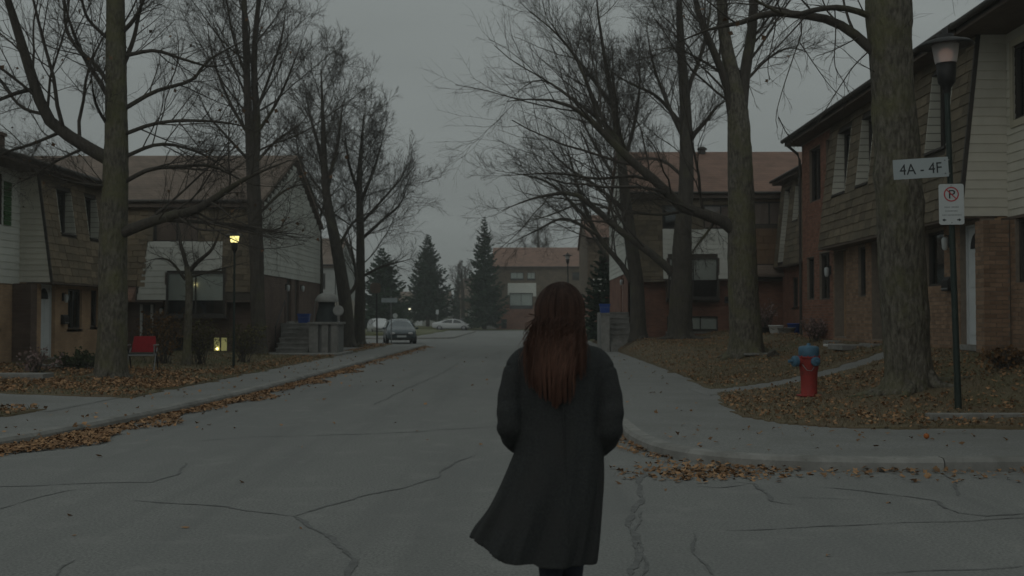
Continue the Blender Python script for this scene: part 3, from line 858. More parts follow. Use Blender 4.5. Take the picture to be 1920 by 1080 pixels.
# far end unit: plain red brick, two storeys
rc = thing('town_house', FR.P(31.2, -4, .92), 'flat red brick end house beside the shingled mansard', 'house')
hc = [(30.75, 31.95, 4.75, 6.25), (29.72, 30.2, 4.75, 6.25), (29.9, 30.95, 1.98, 3.25), (31.5, 32.3, 2.0, 3.2)]
m = MB(); wall(m, FR, 29.6, 32.8, -.25, -.008, .4, 6.55, hc); cw = m.build('wall', M['mortar'], rc)
M['brick_keep'] = M['brick_b'], M['brick_bi']
M['brick_c'] = mk('brick_c', (.26, .13, .088), (.21, .105, .074), 6, .92, .003, 90, rnd=.2); M['brick_ci'] = mk('brick_ci', (.26, .13, .088), (.21, .105, .074), 6, .92, .003, 90, island=.2)
M['brick_b'], M['brick_bi'] = M['brick_c'], M['brick_ci']
lay_bricks(brick_list(FR, 29.6, 32.8, .7, 6.5, 0, hc), cw, 200)
M['brick_b'], M['brick_bi'] = M['brick_keep']
for i, w_ in enumerate(hc): window(FR, *w_, -.09, rc, 2 if w_[1] - w_[0] > .6 else 1, M['trim_dark'], M['blind_pale'] if i == 2 else None, M['brick_red'], 1, .4)
wall_lamp(FR, 29.78, 2.75, .0, rc)
eaves(FR, 29.6, 32.8, 6.55, 8, rc, ends=(-.002, .35)); shell(FR, 29.6, 32.8, .4, 6.55, 8, rc, M['brick_red'])
m = MB(); m.tube([FR.P(33.0, .42, 6.6), FR.P(32.9, .1, 6.3), FR.P(32.85, .05, 6.1), FR.P(32.85, .05, 1.0)], .04, 8); m.build('downpipe', M['trim_dark'], rc)
# set-back mansard house beyond
FD = Fr((10.75, 0, 0), (0, 1, 0), (-1, 0, 0))
rd = mansard_unit(FD, 35.0, 46.9, .92, 3.6, 7.0, 'set back shingled mansard house beyond the red brick end house',
    [(43.4, 44.3, 5.3, 6.7), (37.2, 38.2, 5.3, 6.7), (45.2, 46.1, 3.75, 6.7)], [(44.3, 45.3, 1.9, 3.1, None)], [(42.6, 43.6, .98, 3.1, DD, False)], wallmat=M['brick_red'], pitch=.25, wr=(.45, .8), backset=.05)

# ------------------------------------------------------------------ left-hand row
FL = Fr((-13.6, 0, 0), (0, 1, 0), (1, 0, 0))
la = mansard_unit(FL, 31.0, 36.6, .3, 2.5, 5.55, 'tan shingled mansard house with white door by the red chair',
    [(32.0, 33.1, 3.95, 5.2), (34.1, 35.05, 3.95, 5.2)], [(33.15, 34.2, 1.15, 2.35, None), (34.9, 35.5, 1.2, 2.35, None, 1)], [(31.3, 32.25, .36, 2.44, DW, True)],
    shmat=M['shingle_tan'], wallmat=M['brick_tan'], pitch=.22, lean=.42)
wall_lamp(FL, 32.75, 2.1, 0, la); mailbox(FL, 32.8, 1.3, 0, la)
MB().box(36.25, 36.6, 0, .5, -.1, 2.44, FL).build('pier', M['brick_dark'], la)
MB().box(30.6, 30.99, -.49, .02, -.1, 2.43, FL).build('pier', M['brick_dark'], la)
FLB = FL.off(-.5)
lb = thing('town_house', FLB.P(27, -4, .3), 'pale clapboard house with a green shutter at the left edge', 'house')
wl = [(29.0, 29.9, 1.2, 2.4)]; wu = [(28.7, 29.9, 4.0, 5.2)]
m = MB(); wall(m, FLB, 20, 31.0, -.25, 0, -.1, 2.44, wl); m.build('wall', M['brick_tan'], lb)
m = MB(); wall(m, FLB, 20, 31.0, -.25, 0, 2.442, 5.55, wu); sd = m.build('siding_wall', M['shingle_base'], lb)
boards(FLB, 20, 30.98, 2.42, 5.55, lambda z: 0, .19, M['siding_white'], sd, wu)
window(FLB, *wl[0], -.09, lb, 1, M['trim_dark'], None, True); window(FLB, *wu[0], -.03, lb, 2, M['trim_dark'], M['blind_pale'], False)
M['shutter'] = mk('shutter', (.035, .095, .03), (.045, .11, .035), 4, .6)
for k in range(9): MB().box(29.98, 30.4, .03, .05, 4.0 + k * .133, 4.0 + k * .133 + .117, FLB).build('shutter_slat', M['shutter'], lb)
eaves(FLB, 20, 31.0, 5.55, 8, lb, over=.9, ends=(0, -.002)); shell(FLB, 20, 31, -.1, 5.55, 8, lb, M['brick_tan'])
m = MB(); c = FL.P(33.5, -2.6, 0); m.box(c.x - .35, c.x + .35, c.y - .3, c.y + .3, 5.6, 7.0); m.box(c.x - .4, c.x + .4, c.y - .35, c.y + .35, 7.001, 7.1); m.build('chimney', M['brick_dark'], la)
# ------------------------------------------------------------------ gabled houses that face the cross courts
def gable_roof(fr, u0, u1, zt, zr, depth, parent, mat, over=.35, name='roof'):
    m = MB()
    for s in (0, 1):
        e0 = fr.P(u0 - .12, over if s == 0 else -depth - over, zt - .05); r0 = fr.P(u0 - .12, -depth / 2, zr + .06)
        d = fr.u * (u1 - u0 + .24); t = Vector((0, 0, .14))
        m.hexa([e0, e0 + d, r0, r0 + d, e0 + t, e0 + d + t, r0 + t, r0 + d + t])
    r = m.build(name, mat, parent)
    m = MB(); m.tube([fr.P(u0 - .12, over + .05, zt + .02), fr.P(u1 + .12, over + .05, zt + .02)], .06, 8); m.build('gutter', M['trim_dark'], parent)
    m = MB(); m.box(u0 - .1, u1 + .1, -.0, over, zt - .19, zt - .07, fr); m.build('soffit', M['trim_brown'], parent)
    return r

def gable_end(fr, u, zb, zt, zr, depth, parent, mat, side, t=.2, boardmat=None):
    """pentagon wall above zb at the u end"""
    m = MB(); m.prism([fr.P(u, 0, zb), fr.P(u, 0, zt), fr.P(u, -depth / 2, zr), fr.P(u, -depth, zt), fr.P(u, -depth, zb)], fr.u * (t * side))
    w = m.build('gable_wall', mat, parent)
    if boardmat:
        fe = Fr(fr.P(u, 0, 0), -fr.n, -fr.u * side)
        k = int((zr - zb) / .22)
        for i in range(k):
            a = zb + i * .22; zm = a + .2
            ins = 0 if zm < zt else (zm - zt) / (zr - zt) * depth / 2
            if depth - 2 * ins < .3: break
            P0 = fe.P(depth / 2, .024, a); P1 = fe.P(depth / 2, .006, a + .23)
            zax = P1 - P0; hh = zax.length; zax.normalize()
            piece('board', boardmat, w, (P0 + P1) / 2, (fe.u, fe.u.cross(zax), zax), (depth - 2 * ins, .014, hh))
    return w

# ---- left court house (big window, lit basement window)
FF = Fr((0, 40, 0), (1, 0, 0), (0, -1, 0))
lf = thing('court_house', (-14.5, 45.5, .25), 'dark brick house with white siding and big picture window behind the lit lamp', 'house')
XL, XR, DP = -21.0, -9.48, 11.5
holes = [(-12.75, -10.65, 1.56, 2.2), (-11.2, -10.66, .27, .8), (-12.6, -12.06, .27, .8), (-13.85, -13.25, .35, 2.0)]
m = MB(); wall(m, FF, XL, XR, -.25, 0, -.1, 2.2, holes); m.build('wall', M['brick_dark'], lf)
LEAN = .45
nF = lambda z: LEAN * (5.6 - z) / (5.6 - 2.1)
m = MB()
def slab(m, fr, n_of, u0, u1, z0, z1, holes):
    us = sorted({u0, u1, *[r[i] for r in holes for i in (0, 1)]}); zs = sorted({z0, z1, *[min(z1, max(z0, r[i])) for r in holes for i in (2, 3)]})
    for p, q in zip(us, us[1:]):
        for c, d in zip(zs, zs[1:]):
            if any(r[0] < (p + q) / 2 < r[1] and r[2] < (c + d) / 2 < r[3] for r in holes): continue
            m.hexa([fr.P(u, n_of(z) + dn, z) for z in (c, d) for dn in (-.1, 0) for u in (p, q)], fr.flip)
uh = [(-12.75, -10.65, 2.0, 3.12), (-13.3, -11.7, 4.2, 5.2), (-18.5, -17, 4.0, 5.1)]
slab(m, FF, nF, XL, XR, 2.1, 5.6, uh); mn = m.build('mansard', M['shingle_base'], lf)
boards(FF, -13.78, -10.8, 2.12, 4.2, nF, .2, M['siding_grey'], mn, uh, u_of=lambda z: (-13.78 + .15 * (z - 2.12), -10.8))
shingles(FF, -10.8, XR, 2.4, 5.6, nF, .22, (.35, .6), M['shingle'], mn, uh)
shingles(FF, -15.6, -13.5, 2.6, 5.6, nF, .22, (.35, .6), M['shingle_tan'], mn, uh)
shingles(FF, -13.78, -10.8, 4.22, 5.6, nF, .22, (.35, .6), M['shingle'], mn, uh)
m = MB(); m.box(XL, -12.82, -.2, LEAN + .03, 2.04, 2.098, FF); m.box(-10.58, XR, -.2, LEAN + .03, 2.04, 2.098, FF); m.build('overhang_soffit', M['trim_brown'], lf)
m = MB(); m.prism([FF.P(-15.6, .35, 2.62), FF.P(-15.6, .85, 2.12), FF.P(-15.6, .85, 2.04), FF.P(-15.6, .35, 2.04)], (1.78, 0, 0)); m.build('pent_roof', M['roof_red'], lf)
window(FF, -12.75, -10.65, 1.56, 3.1, .42, lf, 2, M['trim_dark'], M['blind_pale'], M['trim_dark'], 1, .66, .07)
m = MB(); m.box(-12.8, -10.6, -.25, .34, 1.4, 1.47, FF); m.box(-12.8, -12.752, -.25, .4, 1.475, 3.1, FF); m.box(-10.648, -10.6, -.25, .4, 1.475, 3.1, FF); m.build('bay_box', M['trim_brown'], lf)
window(FF, -13.3, -11.7, 4.2, 5.18, .03, lf, 2, M['trim_dark'], M['blind_pink'], False)
# lit basement window: lamp light through a thin curtain
bw = window(FF, -11.2, -10.66, .27, .8, -.05, lf, 2, M['trim_dark'], None, M['concrete'], 1, 1, .03)
M['lit_curtain'] = mk_emit('lit_curtain', (.85, .78, .34), .15); M['bulb'] = mk_emit('bulb', (1, .86, .42), 3)
MB().box(-11.17, -10.69, -.13, -.125, .29, .78, FF).build('lit_curtain', M['lit_curtain'], bw)
MB().lathe(FF.P(-11.06, -.10, .33), [(.012, 0), (.035, .02), (.042, .045), (.035, .07), (.01, .09)], 10).build('lamp_bulb', M['bulb'], bw)
window(FF, -12.6, -12.06, .27, .8, -.05, lf, 2, M['trim_dark'], None, M['concrete'], 1, 1, .03)
door(FF, -13.85, -13.25, .35, 2.0, -.06, lf, DD)
m = MB(); m.box(-13.80, -13.72, -.03, .05, .35, 1.96, FF); m.box(-13.42, -13.34, -.03, .05, .35, 1.96, FF); m.build('storm_door_rail', M['white'], lf)
wall_lamp(FF, -13.02, 1.75, 0, lf); mailbox(FF, -12.98, 1.15, 0, lf)
# bulb hanging in the front room
pb = MB().lathe(FF.P(-11.72, .35, 2.62), [(.01, 0), (.03, .02), (.036, .04), (.028, .07), (.01, .09)], 10); pb.build('room_bulb', mk_emit('room_glow', (1, .86, .42), 1.6), lf)
# street side
FS = Fr((-9.48, 40, 0), (0, 1, 0), (1, 0, 0))
sh = [(4.4, 5.25, 1.35, 3.05), (6.0, 6.75, 1.35, 3.05)]
m = MB(); wall(m, FS, .0, 11.5, -.25, .0, -.1, 3.05, sh); m.build('side_wall', M['brick_dark'], lf)
gable_end(Fr((0, 40, 0), (1, 0, 0), (0, -1, 0)), XR, 3.052, 5.5, 7.8, 11.5, lf, M['shingle_base'], -1, boardmat=M['siding_grey'])
for q in sh: door(FS, *q, -.1, lf, DD)
wall_lamp(FS, 4.15, 2.7, 0, lf); wall_lamp(FS, 7.1, 2.75, 0, lf)
gable_roof(FF, XL, XR, 5.62, 7.95, 11.5, lf, M['roof_brown'], .3)
m = MB(); m.box(XL, XR - .26, -11.5, -11.3, -.1, 5.5, FF); m.box(XL, XL + .2, -11.3, -.26, -.1, 5.5, FF); m.build('rear_wall', M['brick_dark'], lf)

# porch with concrete stairs on the street side
pr = thing('porch', (-8.2, 44, .2), 'concrete porch with steps and slotted side wall against the dark brick house', 'porch')
m = MB(); m.box(-9.6, -6.7, 39.9, 43.6, .02, .2); m.build('pad', M['concrete'], pr, .02)
NS, top = 6, 1.28
for i in range(NS):
    z1 = .2 + (top - .2) * (i + 1) / NS
    m = MB(); m.box(-9.12, -7.96, 40.9 + i * .29, 43.2, .2, z1 - .045); m.box(-9.14, -7.95, 40.87 + i * .29, 40.9 + (i + 1) * .29 + .02 if i < NS - 1 else 43.2, z1 - .043, z1); m.build('step', M['concrete'], pr)
m = MB(); m.box(-9.45, -8.0, 43.202, 48.0, .2, top - .08); m.box(-9.46, -7.95, 43.202, 48.05, top - .078, top); m.build('landing', M['concrete'], pr)
m = MB()
for a, b in [(-7.94, -7.60), (-7.47, -7.23), (-7.12, -6.9)]: m.box(a, b, 41.0, 41.3, .2, 1.25)
m.build('side_pillar', M['concrete'], pr)
m = MB(); m.box(-7.93, -6.92, 41.12, 42.6, .2, 1.24); m.build('side_wall', M['patch'], pr)
m = MB(); m.box(-7.98, -6.84, 40.94, 42.6, 1.252, 1.33); m.build('cap_slab', M['concrete'], pr)
m = MB()
for y_ in (41.0, 42.6): m.tube([(-9.16, y_, .2 + (y_ - 40.9) * .62), (-9.16, y_, 1.1 + (y_ - 40.9) * .62)], .018, 6)
m.tube([(-9.16, 41.0, 1.16), (-9.16, 42.6, 2.15)], .02, 6); m.build('handrail', M['metal_black'], pr)
M['canvas'] = mk('canvas', (.30, .30, .28), (.22, .22, .21), 3, .9); M['drape'] = mk('drape', (.03, .036, .037), (.05, .058, .058), 3, .9)
gz = thing('patio_shelter', (-7.45, 42.2, 1.33), 'pale dome topped shelter with dark drape standing on the porch wall', 'shelter')
m = MB(); m.lathe((-7.5, 42.2, 2.08), [(.44, 0), (.45, .05), (.41, .16), (.31, .27), (.16, .34), (.02, .36)], 18); m.build('dome_top', M['canvas'], gz)
m = MB(); m.lathe((-7.5, 42.2, 1.33), [(.48, 0), (.45, .2), (.38, .45), (.34, .68), (.37, .74)], 18, squash=(.9, .8)); m.build('drape', M['drape'], gz)
for s in (-1, 1): MB().tube([(-7.5 + s * .46, 42.0, 1.33), (-7.5 + s * .4, 42.05, 2.1)], .014, 6).build('leg', M['metal_grey'], gz)
ds = thing('satellite_dish', (-7.0, 41.95, 1.33), 'small pale satellite dish on a stub mast on the porch wall', 'dish')
MB().lathe((-7.0, 41.86, 1.75), [(.02, -.06), (.12, -.045), (.2, 0), (.205, .01), (.12, -.03), (.01, -.045)], 18, axis=(.25, -1, .25)).build('dish', M['canvas'], ds)
MB().tube([(-7.0, 41.95, 1.33), (-7.0, 41.95, 1.7), (-7.0, 41.9, 1.75)], .018, 8).build('mast', M['metal_grey'], ds)
def bin_box(name, c, w, d, h, mat, label, lidmat=None):
    b = thing(name, c, label, 'bin')
    x, y, z = c; m = MB()
    m.hexa([(x + sx * w * k, y + sy * d * k, z + zz) for zz, k in ((0, .42), (h, .5)) for sy in (-1, 1) for sx in (-1, 1)]); m.build('body', mat, b, .01)
    m = MB(); m.box(x - w * .53, x + w * .53, y - d * .53, y - d * .5, z + h - .05, z + h); m.box(x - w * .53, x + w * .53, y + d * .5, y + d * .53, z + h - .05, z + h); m.box(x - w * .53, x - w * .5, y - d * .5, y + d * .5, z + h - .05, z + h); m.box(x + w * .5, x + w * .53, y - d * .5, y + d * .5, z + h - .05, z + h); m.build('rim', mat, b)
    MB().box(x - w * .47, x + w * .47, y - d * .47, y + d * .47, z + h * .6, z + h * .62).build('contents', lidmat or M['ink_pale'], b)
bin_box('recycling_bin', (-8.65, 43.7, 1.282), .46, .36, .36, M['blue_plastic'], 'blue recycling bin on the porch landing of the dark brick house')

# ---- right court house (red brick, curtained windows)
FE = Fr((0, 47.5, 0), (1, 0, 0), (0, -1, 0))
re_ = thing('court_house', (9.5, 53, .6), 'red brick house with white panel and brown roof behind the right trees', 'house')
X0, X1 = 4.37, 17.0
hb = [(6.0, 8.1, 2.3, 3.1), (6.0, 8.15, .9, 1.55), (12.5, 13.5, 1.2, 3.0), (9.3, 10.0, .9, 1.5)]
m = MB(); wall(m, FE, X0, X1, -.25, 0, .0, 3.1, hb); m.build('wall', M['brick_red'], re_)
nE = lambda z: .4 * (6.7 - z) / 3.6
ue = [(5.8, 7.0, 5.25, 6.25), (7.55, 9.0, 5.25, 6.25), (9.6, 11.05, 5.4, 6.4), (6.0, 8.1, 2.9, 4.0)]
m = MB(); slab(m, FE, nE, X0, X1, 3.1, 6.7, ue); em = m.build('mansard', M['shingle_base'], re_)
boards(FE, 5.8, 8.85, 3.12, 5.22, nE, .2, M['siding_white'], em, ue)
shingles(FE, X0, 5.8, 3.0, 6.7, nE, .22, (.35, .6), M['shingle'], em, ue)
shingles(FE, 5.8, 8.85, 5.22, 6.7, nE, .22, (.35, .6), M['shingle'], em, ue)
M['panel_brown'] = mk('panel_brown', (.17, .108, .066), (.14, .09, .056), 2, .85, rnd=.06)
shingles(FE, 8.85, 12.2, 3.75, 6.7, nE, .3, (.5, .9), M['panel_brown'], em, ue)
m = MB(); m.prism([FE.P(8.85, .3, 3.72), FE.P(8.85, .85, 3.32), FE.P(8.85, .85, 3.2), FE.P(8.85, .3, 3.2)], (3.4, 0, 0)); m.build('pent_roof', M['roof_brown'], re_)
m = MB(); m.box(X0, 5.93, -.2, .44, 3.04, 3.098, FE); m.box(8.17, X1, -.2, .44, 3.04, 3.098, FE); m.build('overhang_soffit', M['trim_brown'], re_)
for i, q in enumerate(ue[:3]): window(FE, *q, .06, re_, 2, M['trim_dark'], M['blind_pink'] if i else None, False)
window(FE, 6.0, 8.1, 2.3, 4.0, .42, re_, 2, M['trim_dark'], M['blind_pale'], M['trim_dark'], 1, .55, .07)
m = MB(); m.box(5.95, 8.15, -.25, .34, 2.14, 2.21, FE); m.box(5.95, 5.998, -.25, .4, 2.215, 4.0, FE); m.box(8.102, 8.15, -.25, .4, 2.215, 4.0, FE); m.build('bay_box', M['trim_brown'], re_)
window(FE, 6.0, 8.15, .9, 1.55, -.08, re_, 3, M['trim_dark'], M['blind_pale'], M['concrete'], 1, .9, .05)
window(FE, 9.3, 10.0, .9, 1.5, -.08, re_, 2, M['trim_dark'], None, M['concrete'])
door(FE, 12.5, 13.5, 1.2, 3.0, -.1, re_, DD); mailbox(FE, 8.6, 2.1, 0, re_)
FES = Fr((X0, 47.5, 0), (0, 1, 0), (-1, 0, 0))
m = MB(); wall(m, FES, 0, 10.5, -.25, 0, 0, 3.4, [(3.0, 3.9, 1.75, 3.35)]); m.build('side_wall', M['brick_red'], re_)
door(FES, 3.0, 3.9, 1.75, 3.35, -.1, re_, DW); wall_lamp(FES, 2.3, 3.1, 0, re_)
gable_end(FE, X0, 3.402, 6.6, 8.95, 10.5, re_, M['shingle_base'], 1, boardmat=M['siding_white'])
gable_roof(FE, X0, X1, 6.72, 9.1, 10.5, re_, M['roof_red'], .3)
m = MB(); m.box(X0 + .26, X1, -10.5, -10.3, 0, 6.6, FE); m.box(X1 - .2, X1, -10.3, -.26, 0, 6.6, FE); m.build('rear_wall', M['brick_red'], re_)
m = MB(); m.tube([FE.P(8.3, -5.0, 8.6), FE.P(8.3, -5.0, 9.35)], .16, 10); m.lathe(FE.P(8.3, -5.0, 9.35), [(.22, 0), (.24, .06), (.1, .16)], 10); m.build('roof_vent', M['trim_dark'], re_)
pe = thing('porch', (3.9, 47, .2), 'dark concrete stairs with pale pillar beside the red brick house', 'porch')
for i in range(7):
    z1 = .2 + (1.72 - .2) * (i + 1) / 7
    m = MB(); m.box(3.42, 4.3, 45.0 + i * .29, 47.2, .05, z1 - .045); m.box(3.40, 4.31, 44.97 + i * .29, 45.0 + (i + 1) * .29 + .02 if i < 6 else 47.2, z1 - .043, z1); m.build('step', M['concrete'], pe)
m = MB(); m.box(3.3, 4.34, 47.21, 51.5, .05, 1.72); m.build('landing', M['concrete'], pe)
m = MB(); m.box(3.05, 3.38, 45.0, 45.4, .05, 1.6); m.box(3.02, 3.39, 44.97, 45.43, 1.602, 1.68); m.build('pillar', M['concrete'], pe)
m = MB(); m.box(3.12, 3.3, 45.41, 47.2, .05, 1.1); m.build('low_wall', M['patch'], pe)
bin_box('recycling_bin', (3.2, 45.2, 1.682), .42, .34, .36, M['blue_plastic'], 'blue recycling bin on the pale pillar by the dark stairs')

# ---- far houses
def far_house(name, x0, x1, y, dp, zg, zt, zr, label, lower, upper, roof, wins, zsplit=2.9, doors=(), white=None, axis='x'):
    fr = Fr((0, y, 0), (1, 0, 0), (0, -1, 0))
    h = thing(name, ((x0 + x1) / 2, y + dp / 2, zg), label, 'house')
    hs_ = [w[:4] for w in wins] + list(doors)
    m = MB(); wall(m, fr, x0, x1, -.25, 0, zg - .5, zsplit, hs_); m.build('wall', lower, h)
    m = MB(); wall(m, fr, x0, x1, -.25, .2, zsplit + .002, zt, hs_); m.build('upper_wall', upper, h)
    if white:
        m = MB(); wall(m, fr, *white[:2], .2, .26, *white[2:], hs_); m.build('siding_panel', M['siding_white'], h)
    for w in wins: window(fr, *w[:4], .16 if w[2] >= zsplit - .3 else -.06, h, 2, M['trim_dark'], w[4], False, 1, .8, .08)
    for d in doors: door(fr, *d, -.08, h, DW)
    for u, s in ((x0, 1), (x1, -1)):
        gable_end(fr, u, zsplit, zt - .05, zr - .1, dp, h, upper, s)
        m = MB(); m.box(u if s > 0 else u - .25, u + .25 if s > 0 else u, -dp, -.26, zg - .5, zsplit - .002, fr); m.build('side_wall', lower, h)
    m = MB(); m.box(x0 + .3, x1 - .3, -dp, -dp + .2, zg - .5, zt - .1, fr); m.build('rear_wall', lower, h)
    gable_roof(fr, x0, x1, zt, zr, dp, h, roof, .4)
    return h
far_house('far_house', -3.9, 12, 134, 11, .2, 7.5, 10.0, 'distant brown house with red brick base beyond the end of the road', M['brick_red'], M['shingle_far'], M['roof_red'],
          [(-1.9, .9, 2.5, 4.4, M['blind_pale']), (-1.8, -.2, 5.9, 6.9, M['blind_pale']), (.2, 1.2, 5.9, 6.9, M['blind_pale']), (5.5, 8, 2.5, 4.4, M['blind_pale']), (5.6, 7.6, 5.9, 6.9, None)], 3.0, white=(-2.1, 1.3, 4.0, 5.6))
far_house('far_house', 3.9, 13, 70, 11, .2, 6.4, 8.2, 'half hidden tan house behind the right trees past the red brick house', M['brick_red'], M['shingle_far'], M['roof_red'],
          [(4.6, 6.2, 3.9, 5.2, None), (4.6, 6.4, 1.1, 2.4, M['blind_pale'])], 2.9, white=(4.2, 8, 3.1, 3.9))
M['stucco'] = mk('stucco', (.36, .32, .27), (.31, .28, .24), 2, .9); M['stucco_grey'] = mk('stucco_grey', (.34, .35, .33), (.29, .30, .285), 2, .9)
far_house('far_house', -20.5, -14.3, 84, 10, .2, 5.4, 7.6, 'pale stucco house glimpsed between the left street trees', M['stucco'], M['stucco_grey'], M['roof_brown'],
          [(-17.6, -16.4, 1.2, 2.4, None), (-16.0, -15, 3.6, 4.8, None), (-18.8, -17.8, 3.6, 4.8, M['blind_pale'])], 2.9, doors=[(-16, -15.1, .25, 2.3)])
far_house('far_house', -19, -10.5, 152, 10, .2, 3.3, 4.9, 'distant grey walled house behind the middle spruce', M['stucco_grey'], M['stucco_grey'], M['roof_brown'],
          [(-17.5, -16, 1.2, 2.4, None), (-12.6, -11.4, 1.0, 2.4, M['blind_pale'])], 2.7, doors=[(-15, -14, .25, 2.3)])
far_house('far_house', -9.2, -4.6, 158, 10, .2, 4.2, 7.0, 'distant brown roofed house between the two tall spruces', M['stucco'], M['shingle_far'], M['roof_brown'],
          [(-8.2, -7.0, 1.2, 2.6, M['blind_pale']), (-6.4, -5.2, 3.0, 3.9, M['blind_pale'])], 2.7, doors=[(-6.2, -5.2, .25, 2.3)])
# ------------------------------------------------------------------ bare trees
def norm(v): return v / np.maximum(np.linalg.norm(v, axis=-1, keepdims=True), 1e-9)

def tubes(P, Rr, S):
    """P (N,K,3) centre lines, Rr (N,K) radii -> verts, quads"""
    N, K, _ = P.shape
    T = np.empty_like(P); T[:, 1:-1] = P[:, 2:] - P[:, :-2]; T[:, 0] = P[:, 1] - P[:, 0]; T[:, -1] = P[:, -1] - P[:, -2]
    T = norm(T)
    ref = np.where(np.abs(norm(P[:, -1] - P[:, 0])[:, 2:3]) > .8, np.array([[1., 0, 0]]), np.array([[0, 0, 1.]]))[:, None, :]
    A = norm(np.cross(T, np.broadcast_to(ref, T.shape))); B = np.cross(T, A)
    w = 2 * np.pi * np.arange(S) / S
    V = P[:, :, None, :] + Rr[:, :, None, None] * (A[:, :, None, :] * np.cos(w)[None, None, :, None] + B[:, :, None, :] * np.sin(w)[None, None, :, None])
    i = np.arange(N)[:, None, None] * K * S; j = np.arange(K - 1)[None, :, None] * S; k = np.arange(S)[None, None, :]; q = (k + 1) % S
    F = np.stack(np.broadcast_arrays(i + j + k, i + j + q, i + j + S + q, i + j + S + k), -1).reshape(-1, 4)
    return V.reshape(-1, 3), F

def np_mesh(name, chunks, mat, parent, smooth=True):
    vs, fs, b = [], [], 0
    for v, f in chunks:
        vs.append(v); fs.append(f + b); b += len(v)
    V = np.concatenate(vs) - np.array(ROOT[parent]); F = np.concatenate(fs)
    me = bpy.data.meshes.new(name); setmesh(me, V, F)
    if smooth: me.polygons.foreach_set('use_smooth', np.ones(len(F), dtype=bool))
    return link(name, me, mat, parent)

def spline(pts, n):
    """Catmull-Rom resample of [(x,...)] rows"""
    p = np.asarray(pts, float); m = len(p)
    if m == 2: return p[0] + (p[1] - p[0]) * np.linspace(0, 1, n)[:, None]
    e = np.vstack([2 * p[0] - p[1], p, 2 * p[-1] - p[-2]])
    d = np.r_[0, np.cumsum(np.linalg.norm(np.diff(p[:, :3], axis=0), axis=1))]
    s = np.linspace(0, d[-1], n); i = np.clip(np.searchsorted(d, s, 'right') - 1, 0, m - 2); t = ((s - d[i]) / (d[i + 1] - d[i]))[:, None]
    a, b, c, q = e[i], e[i + 1], e[i + 2], e[i + 3]
    return .5 * (2 * b + (c - a) * t + (2 * a - 5 * b + 4 * c - q) * t ** 2 + (3 * b - a - 3 * c + q) * t ** 3)

def grow(P, Rr, per, t0, ang, lf, K, up, wig, rmin, rfac=.55, g=rng, lmin=.12, slender=.0075):
    """children of every branch in P; per = children per branch"""
    N, Kp, _ = P.shape
    par = np.repeat(np.arange(N), per); n = len(par)
    t = t0 + (1 - t0) * (np.tile((np.arange(per) + .5) / per, N) + g.uniform(-.4, .4, n) / per); t = np.clip(t, 0, .995)
    x = t * (Kp - 1); i = np.clip(x.astype(int), 0, Kp - 2); f = (x - i)[:, None]
    start = P[par, i] * (1 - f) + P[par, i + 1] * f
    tan = norm(P[par, i + 1] - P[par, i]); r0 = Rr[par, i] * (1 - f[:, 0]) + Rr[par, i + 1] * f[:, 0]
    Lp = np.linalg.norm(np.diff(P, axis=1), axis=2).sum(1)[par]
    rv = norm(g.normal(size=(n, 3))); perp = norm(np.cross(tan, rv))
    a = g.uniform(ang[0], ang[1], n)[:, None]
    d = norm(tan * np.cos(a) + perp * np.sin(a) + np.array([0, 0, up]))
    Ln = np.maximum(Lp * lf * g.uniform(.55, 1.25, n) * (1.15 - .55 * t), lmin)
    Q = np.empty((n, K, 3)); Q[:, 0] = start; step = (Ln / (K - 1))[:, None]
    for k in range(1, K):
        d = norm(d + g.normal(size=(n, 3)) * wig + np.array([0, 0, up * .35]))
        Q[:, k] = Q[:, k - 1] + d * step
    rs = np.minimum(r0 * rfac, Ln * slender); rs = np.maximum(rs, rmin)
    RR = rs[:, None] * np.linspace(1, .35, K)[None]; RR = np.maximum(RR, rmin * .6)
    return Q, RR

def trunk_mesh(path, rad, S, flare, g, rough=.035, burl=None):
    K = len(path)
    T = np.gradient(path, axis=0); T = norm(T)
    A = norm(np.cross(T, np.array([0, 1., 0]))); B = np.cross(T, A)
    w = 2 * np.pi * np.arange(S) / S
    s = np.r_[0, np.cumsum(np.linalg.norm(np.diff(path, axis=0), axis=1))]
    ph = g.uniform(0, 6, 4)
    fl = .62 * np.exp(-s / (flare * .42))[:, None]
    lobes = 1 + fl * (.42 + .22 * np.cos(5 * w + ph[0])[None] + .13 * np.cos(3 * w + ph[1])[None])
    ridge = 1 + rough * (np.sin(w * 11 + ph[2] + s[:, None] * 1.3) * .5 + np.sin(w * 7 + ph[3] - s[:, None] * .7) * .6) + g.normal(0, rough * .4, (K, S))
    bump = 1 + .05 * np.sin(s * 1.7 + ph[1])[:, None] * np.cos(w + ph[0])[None]
    r = rad[:, None] * lobes * ridge * bump
    if burl:
        for (bs, bw, ba, amp) in burl:
            r = r * (1 + amp * np.exp(-((s[:, None] - bs) / bw) ** 2) * np.exp(-(((w[None] - ba + np.pi) % (2 * np.pi) - np.pi) / .6) ** 2))
    V = path[:, None, :] + r[:, :, None] * (A[:, None, :] * np.cos(w)[None, :, None] + B[:, None, :] * np.sin(w)[None, :, None])
    j = np.arange(K - 1)[:, None] * S; k = np.arange(S)[None]; q = (k + 1) % S
    F = np.stack(np.broadcast_arrays(j + k, j + q, j + S + q, j + S + k), -1).reshape(-1, 4)
    return V.reshape(-1, 3), F

